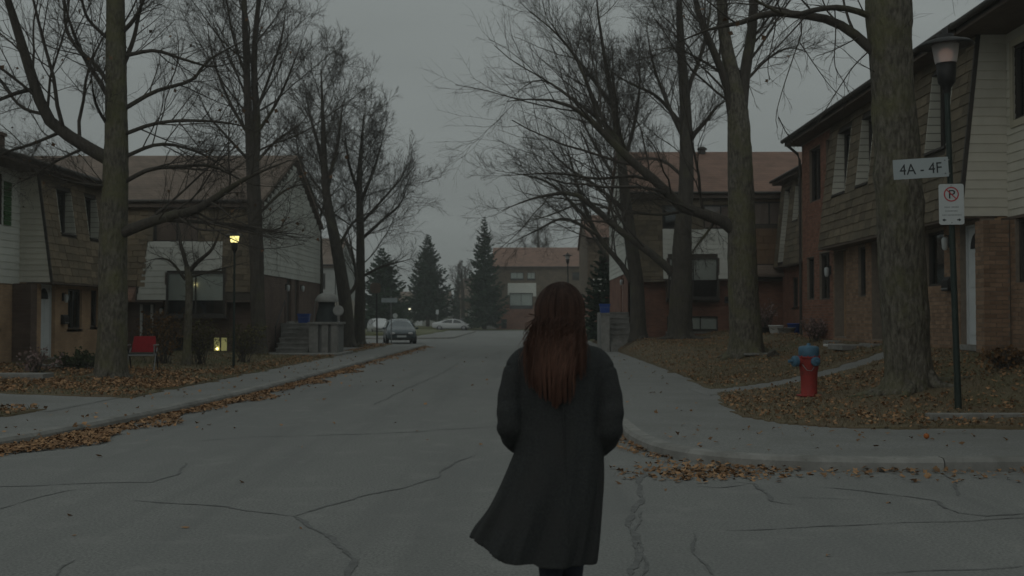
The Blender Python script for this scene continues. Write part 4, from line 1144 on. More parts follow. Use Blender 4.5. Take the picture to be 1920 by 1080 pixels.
def bare_tree(label, depth, trunk, limbs, seed, auto=8, auto_len=3.0, auto_from=.4, rmin=.006, n2=9, n3=7, n4=4, mat='bark', S=18, leaves=0, up=.12, autoang=(.5, 1.0), group=None, burl=None, name='bare_tree', rough=.035, droop=0, hang=()):
    g = np.random.default_rng(seed)
    ppm = FPX / depth
    b = at(trunk[0][0], trunk[0][1], depth)
    base = Vector((b.x, b.y, terrain(b.x, b.y)))
    tr = thing(name, base, label, 'tree', group)
    pts = [(*at(p[0], p[1], depth), p[2] / 2 / ppm) for p in trunk]
    pts[0] = (base.x, base.y, base.z - .06, pts[0][3])
    tp = spline(pts, max(24, int(abs(pts[-1][2] - pts[0][2]) * 7)))
    rad = np.maximum(tp[:, 3], rmin)
    np_mesh('trunk', [trunk_mesh(tp[:, :3], rad, S, .5, g, rough, burl)], M[mat], tr)
    if rad[0] > .28:
        nr = 7
        for i in range(nr):
            a_ = 2 * math.pi * i / nr + g.uniform(-.3, .3); r1 = rad[0] * g.uniform(1.7, 2.7); dirv = np.array([math.cos(a_), math.sin(a_)])
            pr_ = []
            for f_, hgt in ((.55, .42), (.85, .2), (1.25, .07), (r1 / rad[0] * .85, .0), (r1 / rad[0] * 1.1, -.07)):
                xx, yy = base.x + dirv[0] * rad[0] * f_ + .06 * math.sin(f_ * 3 + i), base.y + dirv[1] * rad[0] * f_; pr_.append((xx, yy, terrain(xx, yy) + hgt * rad[0] * 1.5, rad[0] * (.34 - .1 * f_)))
            q_ = spline(pr_, 10); np_mesh('root', [tubes(q_[None, :, :3], np.maximum(q_[None, :, 3], .03), 8)], M[mat], tr)
    K1 = 14; LP, LR, HP = [], [], []
    for lm in limbs:
        w0, w1, line = lm[0], lm[1], lm[2]; sw = lm[3] if len(lm) > 3 else g.uniform(-1.6, 1.6)
        n = len(line)
        q = [(*at(p[0], p[1], depth + sw * (i / (n - 1)) ** 1.2), 0) for i, p in enumerate(line)]
        c = spline(q, K1)[:, :3]
        LP.append(c); LR.append(np.linspace(w0, w1, K1) / 2 / ppm * np.r_[np.ones(8), .95, .85, .7, .55, .4, .25])
    hp = tp[:, :3]
    for i in range(auto):
        t = auto_from + (1 - auto_from) * (i + g.uniform(0, 1)) / auto; x = min(t, .98) * (len(hp) - 1); k = int(x)
        az = i * 2.4 + g.uniform(-.5, .5); el = g.uniform(*autoang)
        d = np.array([math.cos(az) * math.sin(el), math.sin(az) * math.sin(el), math.cos(el)])
        ln = auto_len * g.uniform(.65, 1.2) * (1.25 - .7 * t)
        c = [hp[k]]
        for s_ in range(K1 - 1):
            d = norm(d + g.normal(size=3) * .08 + np.array([0, 0, up * .45])); c.append(c[-1] + d * ln / (K1 - 1))
        LP.append(np.array(c)); LR.append(np.linspace(min(rad[k] * .45, .0075 * ln), rmin * .6, K1))
    hp_n = len(hang)
    for line in hang:
        n = len(line); sw = g.uniform(-.4, .4)
        q = [(*at(p[0], p[1], depth + sw * i / (n - 1)), 0) for i, p in enumerate(line)]
        c = spline(q, K1)[:, :3]; HP.append(c)
    LP = np.array(LP); LR = np.maximum(np.array(LR), rmin)
    for c, r in zip(LP, LR):
        np_mesh('limb', [tubes(c[None], r[None], 9)], M['bark_dark'], tr)
    P2, R2 = grow(LP, LR, n2 + 4, .1, (.45, 1.0), .5, 8, up, .10, rmin * .85, .4, g=g, slender=.012)
    P3, R3 = grow(P2, R2, n3 + 1, .12, (.4, .95), .52, 6, up * .6 - droop, .11, rmin * .7, .5, g=g, slender=.009)
    P4, R4 = grow(P3, R3, n4 + 2, .15, (.4, .9), .6, 4, up * .5 - droop, .25, rmin * .42, g=g)
    Pt, Rt = grow(hp[None, len(hp) // 3:], rad[None, len(hp) // 3:], 14, .1, (.8, 1.3), .13, 5, up * .5, .15, rmin * .7, .1, g)
    P5, R5 = grow(Pt, Rt, 5, .2, (.4, 1.0), .5, 4, up * .5 - droop, .25, rmin * .62, g=g)
    extra = []
    if HP:
        HP = np.array(HP); HR = np.tile(np.linspace(.011, .005, K1), (len(HP), 1))
        H2, HR2 = grow(HP, HR, 7, .15, (.3, .8), .28, 5, -.12, .12, .0045, .6, g=g); H3, HR3 = grow(H2, HR2, 3, .3, (.3, .9), .4, 3, -.1, .15, .003, .6, g=g)
        extra = [tubes(HP, HR, 4), tubes(H2, HR2, 3), tubes(H3, HR3, 3)]
    cr_ = np_mesh('crown', extra + [tubes(P2, R2, 5), tubes(P3, R3, 3), tubes(P4, R4, 3), tubes(Pt, Rt, 4), tubes(P5, R5, 3)], M['twig'], tr)
    if leaves:
        idx = g.integers(0, len(P4), leaves); leaf_mesh('last_leaves', P4[idx, -1], (.06, .11), M['tree_leaf'], 1.0, parent=tr)
    return tr

bare_tree('thick trunked maple with spreading limbs on the leaf covered left lawn', 23.9,
    [(207, 710, 58), (210, 640, 54), (212, 560, 52), (213, 430, 50), (217, 300, 44), (218, 150, 38), (216, 0, 33), (214, -180, 26), (222, -420, 14), (226, -560, 5)],
    [(26, 8, [(205, 300), (150, 268), (92, 225), (62, 150), (40, 80), (15, 0), (-20, -110), (-30, -200)], -.6),
     (9, 3, [(232, 205), (290, 172), (360, 150), (388, 115), (440, 85), (490, 60)], 1.2), (8, 3, [(232, 252), (290, 232), (360, 226), (450, 235), (500, 262)], -.8),
     (8, 3, [(232, 105), (290, 95), (340, 110), (400, 125), (450, 112)], .8), (8, 3, [(232, 295), (290, 272), (340, 275), (400, 300), (460, 350)], .6),
     (9, 3, [(232, 342), (280, 318), (340, 312), (400, 312), (470, 345), (520, 350)], -1.0), (22, 7, [(222, 440), (260, 424), (320, 405), (370, 392), (420, 360), (470, 330), (545, 300)], -1.5),
     (8, 3, [(300, 412), (400, 418), (470, 425), (520, 431), (545, 392)], -1.5), (9, 3, [(205, 160), (182, 125), (130, 70), (120, 0), (125, -60)], .9),
     (7, 3, [(205, 75), (165, 35), (150, -10), (120, -70)], -.7), (10, 3, [(228, 130), (250, 75), (265, 10), (290, -60)], .5), (9, 3, [(228, 62), (252, 35), (272, -8), (300, -90)], -.5),
     (10, 4, [(208, 190), (185, 150), (165, 120), (145, 80), (125, 20), (118, -40)], 1.4), (7, 3, [(205, 240), (180, 195), (170, 140)], -1.2),
     (9, 3, [(70, 165), (30, 175), (-20, 195), (-80, 220)], -1.0), (7, 3, [(120, 245), (60, 270), (0, 290), (-60, 330)], .9), (6, 2, [(165, 275), (110, 300), (60, 330), (20, 350)], 1.3),
     (7, 3, [(85, 215), (40, 200), (0, 150), (-40, 90)], .9), (6, 2, [(225, 350), (160, 345), (100, 330), (60, 300)], -1.4)],
    11, auto=8, auto_len=3.6, auto_from=.5, rmin=.0055, n2=10, n3=8, n4=5, S=28, leaves=260, mat='bark')
bare_tree('slim forked young tree beside the red chair', 30, [(349, 693, 17), (352, 620, 14), (355, 540, 14), (352, 500, 13)],
    [(9, 4, [(353, 510), (345, 480), (338, 455), (336, 430), (330, 405)], .3), (9, 3, [(354, 510), (372, 490), (395, 470), (408, 445), (420, 415)], -.3), (5, 2, [(356, 520), (390, 510), (430, 500), (470, 490)], .5), (6, 2, [(348, 525), (320, 490), (295, 485), (270, 492)], -.5)],
    12, auto=2, auto_len=1.2, auto_from=.8, rmin=.006, n2=5, n3=4, n4=2, S=14, mat='bark')
bare_tree('tall two stemmed tree at the corner of the dark brick house', 39, [(487, 668, 30), (484, 580, 27), (480, 450, 26), (474, 320, 25), (468, 250, 17), (462, 120, 13), (458, 0, 10), (455, -160, 6), (452, -260, 3)],
    [(17, 4, [(476, 320), (482, 240), (476, 130), (482, 30), (496, -90), (500, -200)], .6), (7, 2, [(470, 260), (430, 190), (400, 110), (385, 20)], .8), (7, 2, [(482, 250), (520, 190), (550, 120), (572, 60)], -.8), (6, 2, [(484, 300), (520, 262), (560, 235), (590, 200)], 1), (6, 2, [(466, 300), (420, 250), (390, 215), (365, 160)], -1),
     (6, 2, [(484, 200), (510, 130), (530, 60), (540, -20)], .4), (6, 2, [(464, 150), (440, 80), (425, 0), (415, -80)], -.6), (6, 2, [(486, 400), (530, 360), (570, 345), (600, 350)], -.8)],
    13, auto=24, auto_len=4.6, auto_from=.4, rmin=.009, n2=6, n3=7, n4=4, S=16, up=.1, autoang=(.7, 1.15), mat='bark_dark')
bare_tree('leaning street tree next to the concrete porch', 52, [(651, 645, 30), (649, 590, 26), (644, 540, 24), (632, 470, 22), (618, 400, 18), (609, 330, 14), (606, 240, 9), (603, 160, 4), (602, 130, 2)],
    [(9, 2, [(610, 340), (596, 270), (580, 210), (570, 150)], .7), (8, 2, [(612, 345), (632, 280), (640, 215), (650, 165)], -.7), (7, 2, [(632, 470), (660, 420), (690, 400), (720, 395)], .6), (7, 2, [(622, 420), (590, 380), (560, 370), (535, 375)], -.9), (8, 3, [(646, 560), (668, 530), (660, 470), (650, 420)], .5)],
    14, auto=20, auto_len=4.6, auto_from=.45, rmin=.011, n2=6, n3=7, n4=4, S=14, up=.08, autoang=(.7, 1.2), mat='bark_dark')
bare_tree('straight street tree standing nearest the parked dark car', 54, [(673, 642, 25), (674, 580, 20), (676, 500, 17), (675, 400, 14), (674, 330, 11), (678, 270, 6), (682, 215, 2)],
    [(8, 2, [(676, 380), (700, 320), (715, 270), (722, 235)], .8), (8, 2, [(675, 370), (655, 310), (648, 260), (645, 230)], -.8), (7, 2, [(676, 450), (720, 410), (752, 380), (768, 330)], .4), (6, 2, [(677, 520), (715, 500), (745, 492), (775, 485)], -.5), (6, 2, [(676, 420), (730, 360), (755, 330), (765, 300)], -.9)],
    15, auto=20, auto_len=4.6, auto_from=.35, rmin=.011, n2=6, n3=7, n4=4, S=14, up=.08, autoang=(.7, 1.2), mat='bark_dark')
bare_tree('brown arching tree behind the porch of the dark brick house', 53.5, [(598, 640, 14), (599, 560, 13), (599, 480, 12), (596, 420, 11), (586, 370, 9), (568, 325, 7), (545, 290, 4)],
    [(6, 2, [(596, 420), (612, 370), (622, 320), (625, 270)], .6), (6, 2, [(575, 340), (545, 330), (515, 340), (490, 350)], -.4), (5, 2, [(585, 370), (560, 290), (556, 260), (550, 220)], .5)],
    16, auto=4, auto_len=2.5, auto_from=.5, rmin=.010, n2=8, n3=6, n4=3, S=12, mat='bark_dark')
# right-hand trees
bare_tree('massive rough barked trunk behind the street name sign', 17.3,
    [(1706, 742, 92), (1704, 700, 84), (1700, 650, 83), (1695, 560, 85), (1688, 450, 84), (1684, 330, 84), (1682, 250, 80), (1674, 160, 74), (1667, 80, 74), (1666, 20, 84), (1664, -60, 70), (1672, -200, 50), (1668, -400, 34), (1660, -700, 10)],
    [(20, 8, [(1650, 108), (1622, 82), (1590, 55), (1550, 36), (1500, 28), (1440, 25), (1390, 42), (1330, 55), (1270, 80)], .5), (13, 6, [(1652, 40), (1610, 22), (1570, 14), (1530, 18), (1480, 28), (1425, 5), (1380, -30)], -.5),
     (30, 10, [(1650, -20), (1600, -90), (1560, -200), (1540, -330)], .8), (30, 10, [(1690, -20), (1740, -110), (1780, -230), (1800, -360)], -.8), (16, 6, [(1690, -10), (1760, -60), (1850, -90), (1950, -100)], .9)],
    21, auto=6, auto_len=3.2, auto_from=.8, rmin=.0045, n2=6, n3=4, n4=2, S=48, leaves=70, mat='bark', rough=.03, droop=.1,
    hang=[[(1500, 28), (1503, 60), (1490, 100), (1470, 160), (1455, 215), (1458, 240)], [(1565, 14), (1567, 60), (1565, 120), (1580, 150), (1598, 185)], [(1500, 80), (1530, 125), (1560, 165), (1590, 190)], [(1630, 95), (1600, 125), (1570, 170), (1530, 235)], [(1455, 30), (1452, 60), (1440, 120), (1443, 150)], [(1460, 220), (1475, 250), (1490, 268)], [(1610, 70), (1560, 95), (1530, 105)], [(1400, 38), (1410, 90), (1400, 140), (1412, 180)]],
    burl=[(1.2, .12, 1.3, .17), (1.2, .12, 2.4, .12), (3.35, .22, .3, .16), (4.3, .3, 6.2, .1), (2.9, .2, 2.6, .1), (5.3, .4, 3.0, .14)])
bare_tree('tall tree with a long low limb left of the fire hydrant', 30.5,
    [(1399, 662, 64), (1398, 620, 60), (1395, 560, 56), (1391, 450, 52), (1388, 330, 46), (1384, 220, 40), (1372, 140, 28), (1358, 60, 22), (1352, -40, 18), (1346, -200, 10), (1345, -330, 4)],
    [(24, 6, [(1385, 440), (1345, 408), (1282, 390), (1236, 345), (1182, 300), (1132, 250), (1082, 205), (1020, 186), (950, 190)], -1.0),
     (24, 9, [(1390, 210), (1398, 130), (1410, 60), (1415, -10), (1430, -120), (1440, -220)], .6), (18, 8, [(1378, 250), (1362, 160), (1340, 100), (1315, 40), (1295, -40), (1280, -120)], -.6),
     (7, 3, [(1300, 393), (1240, 402), (1180, 400), (1130, 415)], .5), (7, 3, [(1236, 345), (1190, 330), (1120, 335), (1040, 325), (935, 330)], .8), (7, 3, [(1180, 300), (1160, 240), (1155, 180), (1140, 110)], -.7),
     (7, 3, [(1130, 250), (1090, 130), (1050, 70), (975, 5)], .5), (6, 3, [(1400, 150), (1440, 110), (1480, 90), (1520, 100)], .8), (6, 2, [(1372, 150), (1310, 110), (1260, 90), (1200, 100)], -.8), (6, 2, [(1345, 405), (1330, 430), (1300, 470), (1290, 500)], -.2)],
    22, auto=7, auto_len=3.6, auto_from=.55, rmin=.007, n2=10, n3=8, n4=4, S=28, mat='bark', droop=.04)
bare_tree('broad based tree in front of the red brick house window', 43.2, [(1276, 637, 48), (1276, 600, 44), (1277, 520, 40), (1281, 430, 32), (1286, 350, 28), (1287, 250, 24), (1282, 160, 19), (1276, 70, 14), (1272, -40, 9), (1270, -130, 4)],
    [(17, 5, [(1265, 515), (1225, 478), (1162, 432), (1112, 388), (1070, 362), (1000, 372), (940, 395)], -.8), (10, 3, [(1292, 262), (1325, 225), (1345, 200), (1375, 180)], .6), (9, 3, [(1284, 265), (1250, 190), (1225, 120), (1210, 40)], -.6), (9, 3, [(1292, 160), (1315, 100), (1330, 30), (1335, -40)], .7), (8, 3, [(1276, 230), (1230, 180), (1170, 150), (1130, 120)], .9), (7, 2, [(1280, 330), (1240, 300), (1190, 300), (1150, 320)], 1.0)],
    23, auto=13, auto_len=4.8, auto_from=.45, rmin=.009, n2=9, n3=7, n4=4, S=20, mat='bark_dark', autoang=(.4, .9))
bare_tree('slanting tree at the corner of the dark stairs', 44.3, [(1197, 634, 32), (1196, 590, 29), (1194, 530, 26), (1184, 460, 24), (1172, 370, 20), (1164, 290, 16), (1152, 210, 12), (1136, 120, 8), (1122, 30, 4), (1118, -20, 2)],
    [(12, 3, [(1190, 540), (1168, 500), (1120, 440), (1090, 370), (1070, 300), (1055, 240)], .5), (9, 2, [(1164, 290), (1130, 220), (1100, 150), (1080, 60)], -.5), (9, 2, [(1168, 310), (1190, 230), (1200, 150), (1195, 70)], .6), (8, 2, [(1176, 400), (1120, 350), (1060, 310), (1000, 250)], -.8), (8, 2, [(1150, 200), (1090, 120), (1040, 60), (990, 20)], .6), (8, 2, [(1164, 260), (1080, 190), (1010, 150), (950, 190)], 1.0), (7, 2, [(1120, 440), (1060, 410), (1010, 430), (950, 460)], -.5), (7, 2, [(1110, 420), (1040, 350), (990, 330), (930, 320)], .4)],
    24, auto=10, auto_len=4.2, auto_from=.4, rmin=.009, n2=10, n3=7, n4=4, S=14, mat='bark_dark')
bare_tree('thin dark tree rising behind the dark stairs', 58, [(1168, 625, 18), (1166, 560, 16), (1166, 450, 14), (1164, 340, 11), (1158, 240, 8), (1150, 140, 4), (1148, 90, 2)],
    [(8, 2, [(1166, 520), (1130, 470), (1100, 430), (1050, 410)], .5), (7, 2, [(1164, 350), (1120, 280), (1090, 220), (1070, 150)], -.5), (6, 2, [(1165, 400), (1100, 380), (1040, 400), (980, 420)], .8)],
    25, auto=10, auto_len=4.5, auto_from=.3, rmin=.011, n2=9, n3=7, n4=4, S=12, mat='bark_dark')
bare_tree('distant bare tree behind the far brown house', 150, [(1010, 606, 8), (1012, 540, 7), (1010, 470, 5), (1008, 420, 3)], [], 26, auto=12, auto_len=4.5, auto_from=.4, rmin=.02, n2=8, n3=6, n4=3, S=8, mat='bark_dark')
bare_tree('distant bare tree between the far grey house and spruce', 150, [(868, 606, 8), (868, 560, 7), (866, 530, 5), (866, 505, 3)], [], 27, auto=10, auto_len=3.5, auto_from=.4, rmin=.02, n2=8, n3=6, n4=3, S=8, mat='bark_dark')

# ------------------------------------------------------------------ spruces
def spruce(label, px, top, base_y, depth, halfw, seed, lowest=.12):
    g = np.random.default_rng(seed); ppm = FPX / depth
    b = at(px, base_y, depth); zb = terrain(b.x, b.y) if b.y < 117 else .18
    zt = at(px, top, depth).z; H = zt - zb; Rm = halfw / ppm
    s = thing('spruce', (b.x, b.y, zb), label, 'tree')
    tz = np.linspace(0, H, 14)
    np_mesh('trunk', [tubes(np.stack([np.full(14, b.x) + .02 * H * np.sin(tz / H * 4) * .2, np.full(14, b.y), zb - .05 + tz], 1)[None], np.maximum(.022 * H * (1 - tz / H), .012)[None], 8)], M['bark_dark'], s)
    P, Q = [], []
    nl = int(H * 3.2)
    for i in range(nl):
        t = lowest + (1 - lowest) * i / nl; z = zb + t * H
        prof = (1 - t) ** .8 * Rm * 1.15 * (1.0 if t > .22 else .78 + t)
        nb = 13 if t < .8 else 8
        for k in range(nb):
            az = g.uniform(0, 2 * np.pi); ln = prof * g.uniform(.55, 1.18)
            if g.random() < .06: ln *= 1.2
            u = np.linspace(0, 1, 6); drop = -.32 * ln * np.sin(u * 1.9) + .22 * ln * u ** 3 + .45 * ln * t * u
            c = np.stack([b.x + np.cos(az) * ln * u, b.y + np.sin(az) * ln * u, z + drop + g.normal(0, .03, 6)], 1)
            P.append(c)
    P = np.array(P); Rr = np.tile(np.linspace(.016, .005, 6), (len(P), 1)) * H / 9
    # needle sprays: flat blades along each branch
    n = len(P); per = 26
    par = np.repeat(np.arange(n), per); t = g.uniform(.12, 1, n * per); x = t * 4.999; i = x.astype(int); f = (x - i)[:, None]
    st = P[par, i] * (1 - f) + P[par, i + 1] * f; tan = norm(P[par, i + 1] - P[par, i])
    side = norm(np.cross(tan, np.array([0, 0, 1.]))) * g.choice([-1, 1], n * per)[:, None]
    Ls = (np.linalg.norm(P[par, -1] - P[par, 0], axis=1) * .30 * (1.15 - .7 * t) * g.uniform(.6, 1.3, n * per) + .06)[:, None]
    d = norm(tan * .75 + side * g.uniform(.2, 1.0, (n * per, 1)) + np.array([0, 0, -.35]) + g.normal(0, .15, (n * per, 3)))
    wv = norm(np.cross(d, g.normal(size=(n * per, 3)))) * (.14 * Ls + .03)
    V = np.stack([st - wv * .5, st + wv * .5, st + d * Ls * .6 + wv, st + d * Ls, st + d * Ls * .6 - wv], 1)
    fidx = np.arange(n * per)[:, None] * 5
    F = np.concatenate([fidx + np.array([[0, 1, 2]]), fidx + np.array([[0, 2, 4]]), fidx + np.array([[4, 2, 3]])])
    V = V.reshape(-1, 3) - np.array(ROOT[s])
    me = bpy.data.meshes.new('crown'); setmesh(me, V, F); link('crown', me, M['needle'], s)
    np_mesh('branches', [tubes(P, Rr, 3)], M['twig'], s)
spruce('dark spruce behind the parked dark car', 716, 462, 612, 116, 62, 31)
spruce('broad green spruce left of the white sedan', 802, 437, 607, 138, 50, 32, .16)
spruce('tall narrow spruce beside the far brown house', 908, 403, 608, 128, 40, 33, .08)
spruce('small far spruce tip between the two tall spruces', 860, 504, 605, 175, 17, 34)
spruce('dark spruce just behind the stairs of the red brick house', 1130, 462, 632, 60, 48, 35, .06)
# ------------------------------------------------------------------ street lamps
def street_lamp(label, base, top, cap, lit, diffuser, pole_r=.042, capmat=None):
    """base point on the ground, top = point at the finial; cap = shade radius"""
    base, top = Vector(base), Vector(top)
    s = thing('street_lamp', base, label, 'lamp')
    ax = (top - base).normalized(); H = (top - base).length
    k = cap / .30
    def along_(h): return base + ax * h
    h0 = H - .82 * k
    MB().tube([base - ax * .05, along_(.5), along_(h0)], [pole_r * 1.15, pole_r * 1.05, pole_r * .85], 14).build('pole', M['pole_green'], s)
    MB().lathe(along_(h0 - .02), [(pole_r, 0), (.05 * k, .06 * k), (.075 * k, .10 * k), (.10 * k, .13 * k), (.115 * k, .36 * k), (.105 * k, .365 * k)], 20, axis=ax).build('collar', M['metal_black'], s)
    MB().lathe(along_(h0 + .345 * k), [(.122 * k, 0), (.13 * k, .03 * k), (.155 * k, .20 * k), (.158 * k, .235 * k), (.15 * k, .236 * k)], 24, axis=ax).build('diffuser', diffuser, s)
    if lit: MB().lathe(along_(h0 + .36 * k), [(.02 * k, 0), (.05 * k, .03 * k), (.055 * k, .12 * k), (.02 * k, .16 * k)], 12, axis=ax).build('lamp_bulb', lit, s)
    MB().lathe(along_(h0 + .575 * k), [(.16 * k, -.012 * k), (.29 * k, -.03 * k), (.325 * k, -.034 * k), (.33 * k, -.018 * k), (.28 * k, .02 * k), (.14 * k, .06 * k), (.10 * k, .065 * k), (.098 * k, .11 * k), (.05 * k, .12 * k), (.036 * k, .125 * k), (.034 * k, .18 * k), (.02 * k, .19 * k)], 28, axis=ax).build('shade', capmat or M['metal_black'], s)
    return s

def mk_diffuser(name, c, es, ec, trans=0.0):
    m = bpy.data.materials.new(name); m.use_nodes = True; b = m.node_tree.nodes['Principled BSDF']
    b.inputs['Base Color'].default_value = (*c, 1); b.inputs['Roughness'].default_value = .3
    b.inputs['Emission Color'].default_value = (*ec, 1); b.inputs['Emission Strength'].default_value = es
    b.inputs['Transmission Weight'].default_value = trans
    return m
M['frost'] = mk_diffuser('frost', (.62, .60, .60), .0, (1, .5, .3), .35)
M['bulb_warm'] = mk_emit('bulb_warm', (1, .52, .34), .16)
M['lit_yellow'] = mk_diffuser('lit_yellow', (.8, .75, .4), 1.7, (1.0, .88, .32))
M['lit_white'] = mk_diffuser('lit_white', (.8, .75, .6), 1.1, (1.0, .93, .66))
M['lit_core'] = mk_emit('lit_core', (1, .95, .6), 8)
gb = ground(1797, 768)
DL = (gb - CAM).dot(FWD)
lampR = street_lamp('dark green street lamp with wide shade carrying two signs', gb, at(1771, 44, DL), 47 * DL / FPX, M['bulb_warm'], M['frost'])
gl_ = ground(438, 690); dl_ = (gl_ - CAM).dot(FWD)
street_lamp('lit yellow street lamp on the left lawn', gl_, at(440, 428, dl_), .235, M['lit_core'], M['lit_yellow'], .032)
street_lamp('unlit street lamp rising behind the walking woman', (at(1067, 600, 74).x, at(1067, 600, 74).y, .12), at(1064, 472, 74), .30, None, M['frost'])
lb_ = at(769, 612, 100); street_lamp('distant lit street lamp by the middle spruce', (lb_.x, lb_.y, .12), at(768, 574, 100), .2, M['lit_core'], M['lit_white'])

# ------------------------------------------------------------------ signs
def text_mesh(body, size):
    cu = bpy.data.curves.new('lettering', 'FONT'); cu.body = body; cu.size = size; cu.align_x = 'CENTER'; cu.align_y = 'CENTER'; cu.extrude = .0008
    o = bpy.data.objects.new('lettering', cu); col.objects.link(o)
    dg = bpy.context.evaluated_depsgraph_get(); dg.update()
    me = bpy.data.meshes.new_from_object(o.evaluated_get(dg)); bpy.data.objects.remove(o)
    return me
class Plate:
    """flat plate facing the camera side: x right, y up on the plate, z out"""
    def __init__(s, c, w, h, roll=0, yaw=0):
        x = Matrix.Rotation(yaw, 3, 'Z') @ RIGHT.copy(); n = x.cross(Vector((0, 0, 1)))  # towards the camera
        x = Matrix.Rotation(roll, 3, n) @ x; y = n.cross(x)
        s.c, s.x, s.y, s.n, s.w, s.h = Vector(c), x, y, n, w, h
    def P(s, u, v, d=0): return s.c + s.x * u + s.y * v + s.n * d
    def panel(s, name, mat, parent, r=.02, t=.004):
        pts = []
        for cx, cy, a0 in ((s.w / 2 - r, s.h / 2 - r, 0), (-s.w / 2 + r, s.h / 2 - r, 90), (-s.w / 2 + r, -s.h / 2 + r, 180), (s.w / 2 - r, -s.h / 2 + r, 270)):
            for k in range(5):
                a = R(a0 + k * 22.5); pts.append(s.P(cx + r * math.cos(a), cy + r * math.sin(a), -t))
        return MB().prism(pts, s.n * t).build(name, mat, parent)
    def put(s, me, mat, parent, u, v, sx, sy, name='lettering'):
        o = link(name, me, mat, parent)
        Mx = Matrix.Identity(4)
        off = ROOT[parent]
        for i in range(3):
            Mx[i][0] = s.x[i] * sx; Mx[i][1] = s.y[i] * sy; Mx[i][2] = s.n[i]; Mx[i][3] = (s.P(u, v, .0015) - off)[i]
        o.matrix_basis = Mx
        return o
pm = DL / FPX
sg = Plate(at(1726.5, 315.5, DL - .07), 101 * pm, 37 * pm, R(3.2), R(-4))
s1 = thing('block_sign', sg.P(sg.w / 2, -sg.h / 2, -.02), 'grey sign reading 4A - 4F mounted on the lamp post', 'sign')
sg.panel('plate', M['sign_grey'], s1, .008)
me = text_mesh('4A - 4F', 1.0)
bb = np.array([v.co[:] for v in me.vertices]); wtx = bb[:, 0].max() - bb[:, 0].min(); htx = bb[:, 1].max() - bb[:, 1].min(); cyx = (bb[:, 1].max() + bb[:, 1].min()) / 2
for v in me.vertices: v.co.y -= cyx
sg.put(me, M['ink'], s1, -.002, -.004, 77 * pm / wtx, 20 * pm / htx)
m = MB()
for v_ in (sg.h * .34, -sg.h * .34): m.tube([sg.P(sg.w / 2 - .05, v_, -.006), sg.P(sg.w / 2 + .02, v_, -.03)], .012, 6)
m.build('bracket', M['metal_grey'], s1)
for v_ in (.33, -.33): MB().lathe(sg.P(sg.w / 2 - .045, sg.h * v_, .0), [(.010, 0), (.010, .004), (.004, .006)], 8, axis=sg.n).build('bolt', M['metal_grey'], s1)
np_ = Plate(at(1784, 383, DL - .075), 46 * pm, 76 * pm, R(.6), R(-3))
s2 = thing('no_parking_sign', np_.P(0, -np_.h / 2, -.02), 'white no parking sign with red slashed ring on the lamp post', 'sign')
np_.panel('plate', M['sign_white'], s2, .03)
def ring(pl, u, v, r0, r1, mat, parent, d=.001):
    vs, fs = [], []; n = 40
    for k in range(n):
        a = 2 * math.pi * k / n
        vs += [pl.P(u + r0 * math.cos(a), v + r0 * math.sin(a), d), pl.P(u + r1 * math.cos(a), v + r1 * math.sin(a), d)]
    fs = [(2 * k, 2 * k + 1, (2 * k + 3) % (2 * n), (2 * k + 2) % (2 * n)) for k in range(n)]
    m = MB(); m.add(vs, fs); m.build('ring', mat, parent)
cv = np_.h / 2 - .235 * np_.h - .01
ro = np_.w * .30
mp_ = text_mesh('P', 1.0); bb = np.array([v.co[:] for v in mp_.vertices]); cyx = (bb[:, 1].max() + bb[:, 1].min()) / 2; hp_ = bb[:, 1].max() - bb[:, 1].min()
for v in mp_.vertices: v.co.y -= cyx
np_.put(mp_, M['ink'], s2, .004, cv, ro * 1.15 / hp_ * 1.15, ro * 1.15 / hp_)
ring(np_, 0, cv, ro * .84, ro, M['sign_red'], s2, .0032)
a = R(-45); dx, dy = math.cos(a), math.sin(a); hw_ = ro * .075
m = MB(); m.quad(np_.P(-dx * ro * .9 - dy * hw_, cv - dy * ro * .9 + dx * hw_, .0036), np_.P(-dx * ro * .9 + dy * hw_, cv - dy * ro * .9 - dx * hw_, .0036), np_.P(dx * ro * .9 + dy * hw_, cv + dy * ro * .9 - dx * hw_, .0036), np_.P(dx * ro * .9 - dy * hw_, cv + dy * ro * .9 + dx * hw_, .0036))
m.build('slash', M['sign_red'], s2)
for r_, (v0, hh, segs) in enumerate([(-.07, .03, [(-.28, -.1), (.0, .28)]), (-.165, .03, [(-.25, .25)]), (-.265, .03, [(-.37, -.24), (-.16, .37)])]):
    for a0, a1 in segs:
        x_ = a0
        while x_ < a1:
            w_ = random.uniform(.03, .045)
            m = MB(); m.quad(np_.P(x_ * np_.w, (v0 - hh / 2) * np_.h, .0012), np_.P((x_ + w_) * np_.w, (v0 - hh / 2) * np_.h, .0012), np_.P((x_ + w_) * np_.w, (v0 + hh / 2) * np_.h, .0012), np_.P(x_ * np_.w, (v0 + hh / 2) * np_.h, .0012)); m.build('faded_letter', M['ink_pale'], s2)
            x_ += w_ + .018
for sgn in (-1, 1):
    q = lambda u, v: np_.P(sgn * u * np_.w, v * np_.h, .0013)
    m = MB(); m.poly([q(.38, -.385), q(.29, -.345), q(.29, -.37), q(.22, -.37), q(.22, -.40), q(.29, -.40), q(.29, -.425)]); m.build('arrow', M['ink'], s2)
for v_ in (.455, -.455): MB().lathe(np_.P(0, np_.h * v_, 0), [(.008, 0), (.008, .004), (.003, .006)], 8, axis=np_.n).build('bolt', M['metal_grey'], s2)

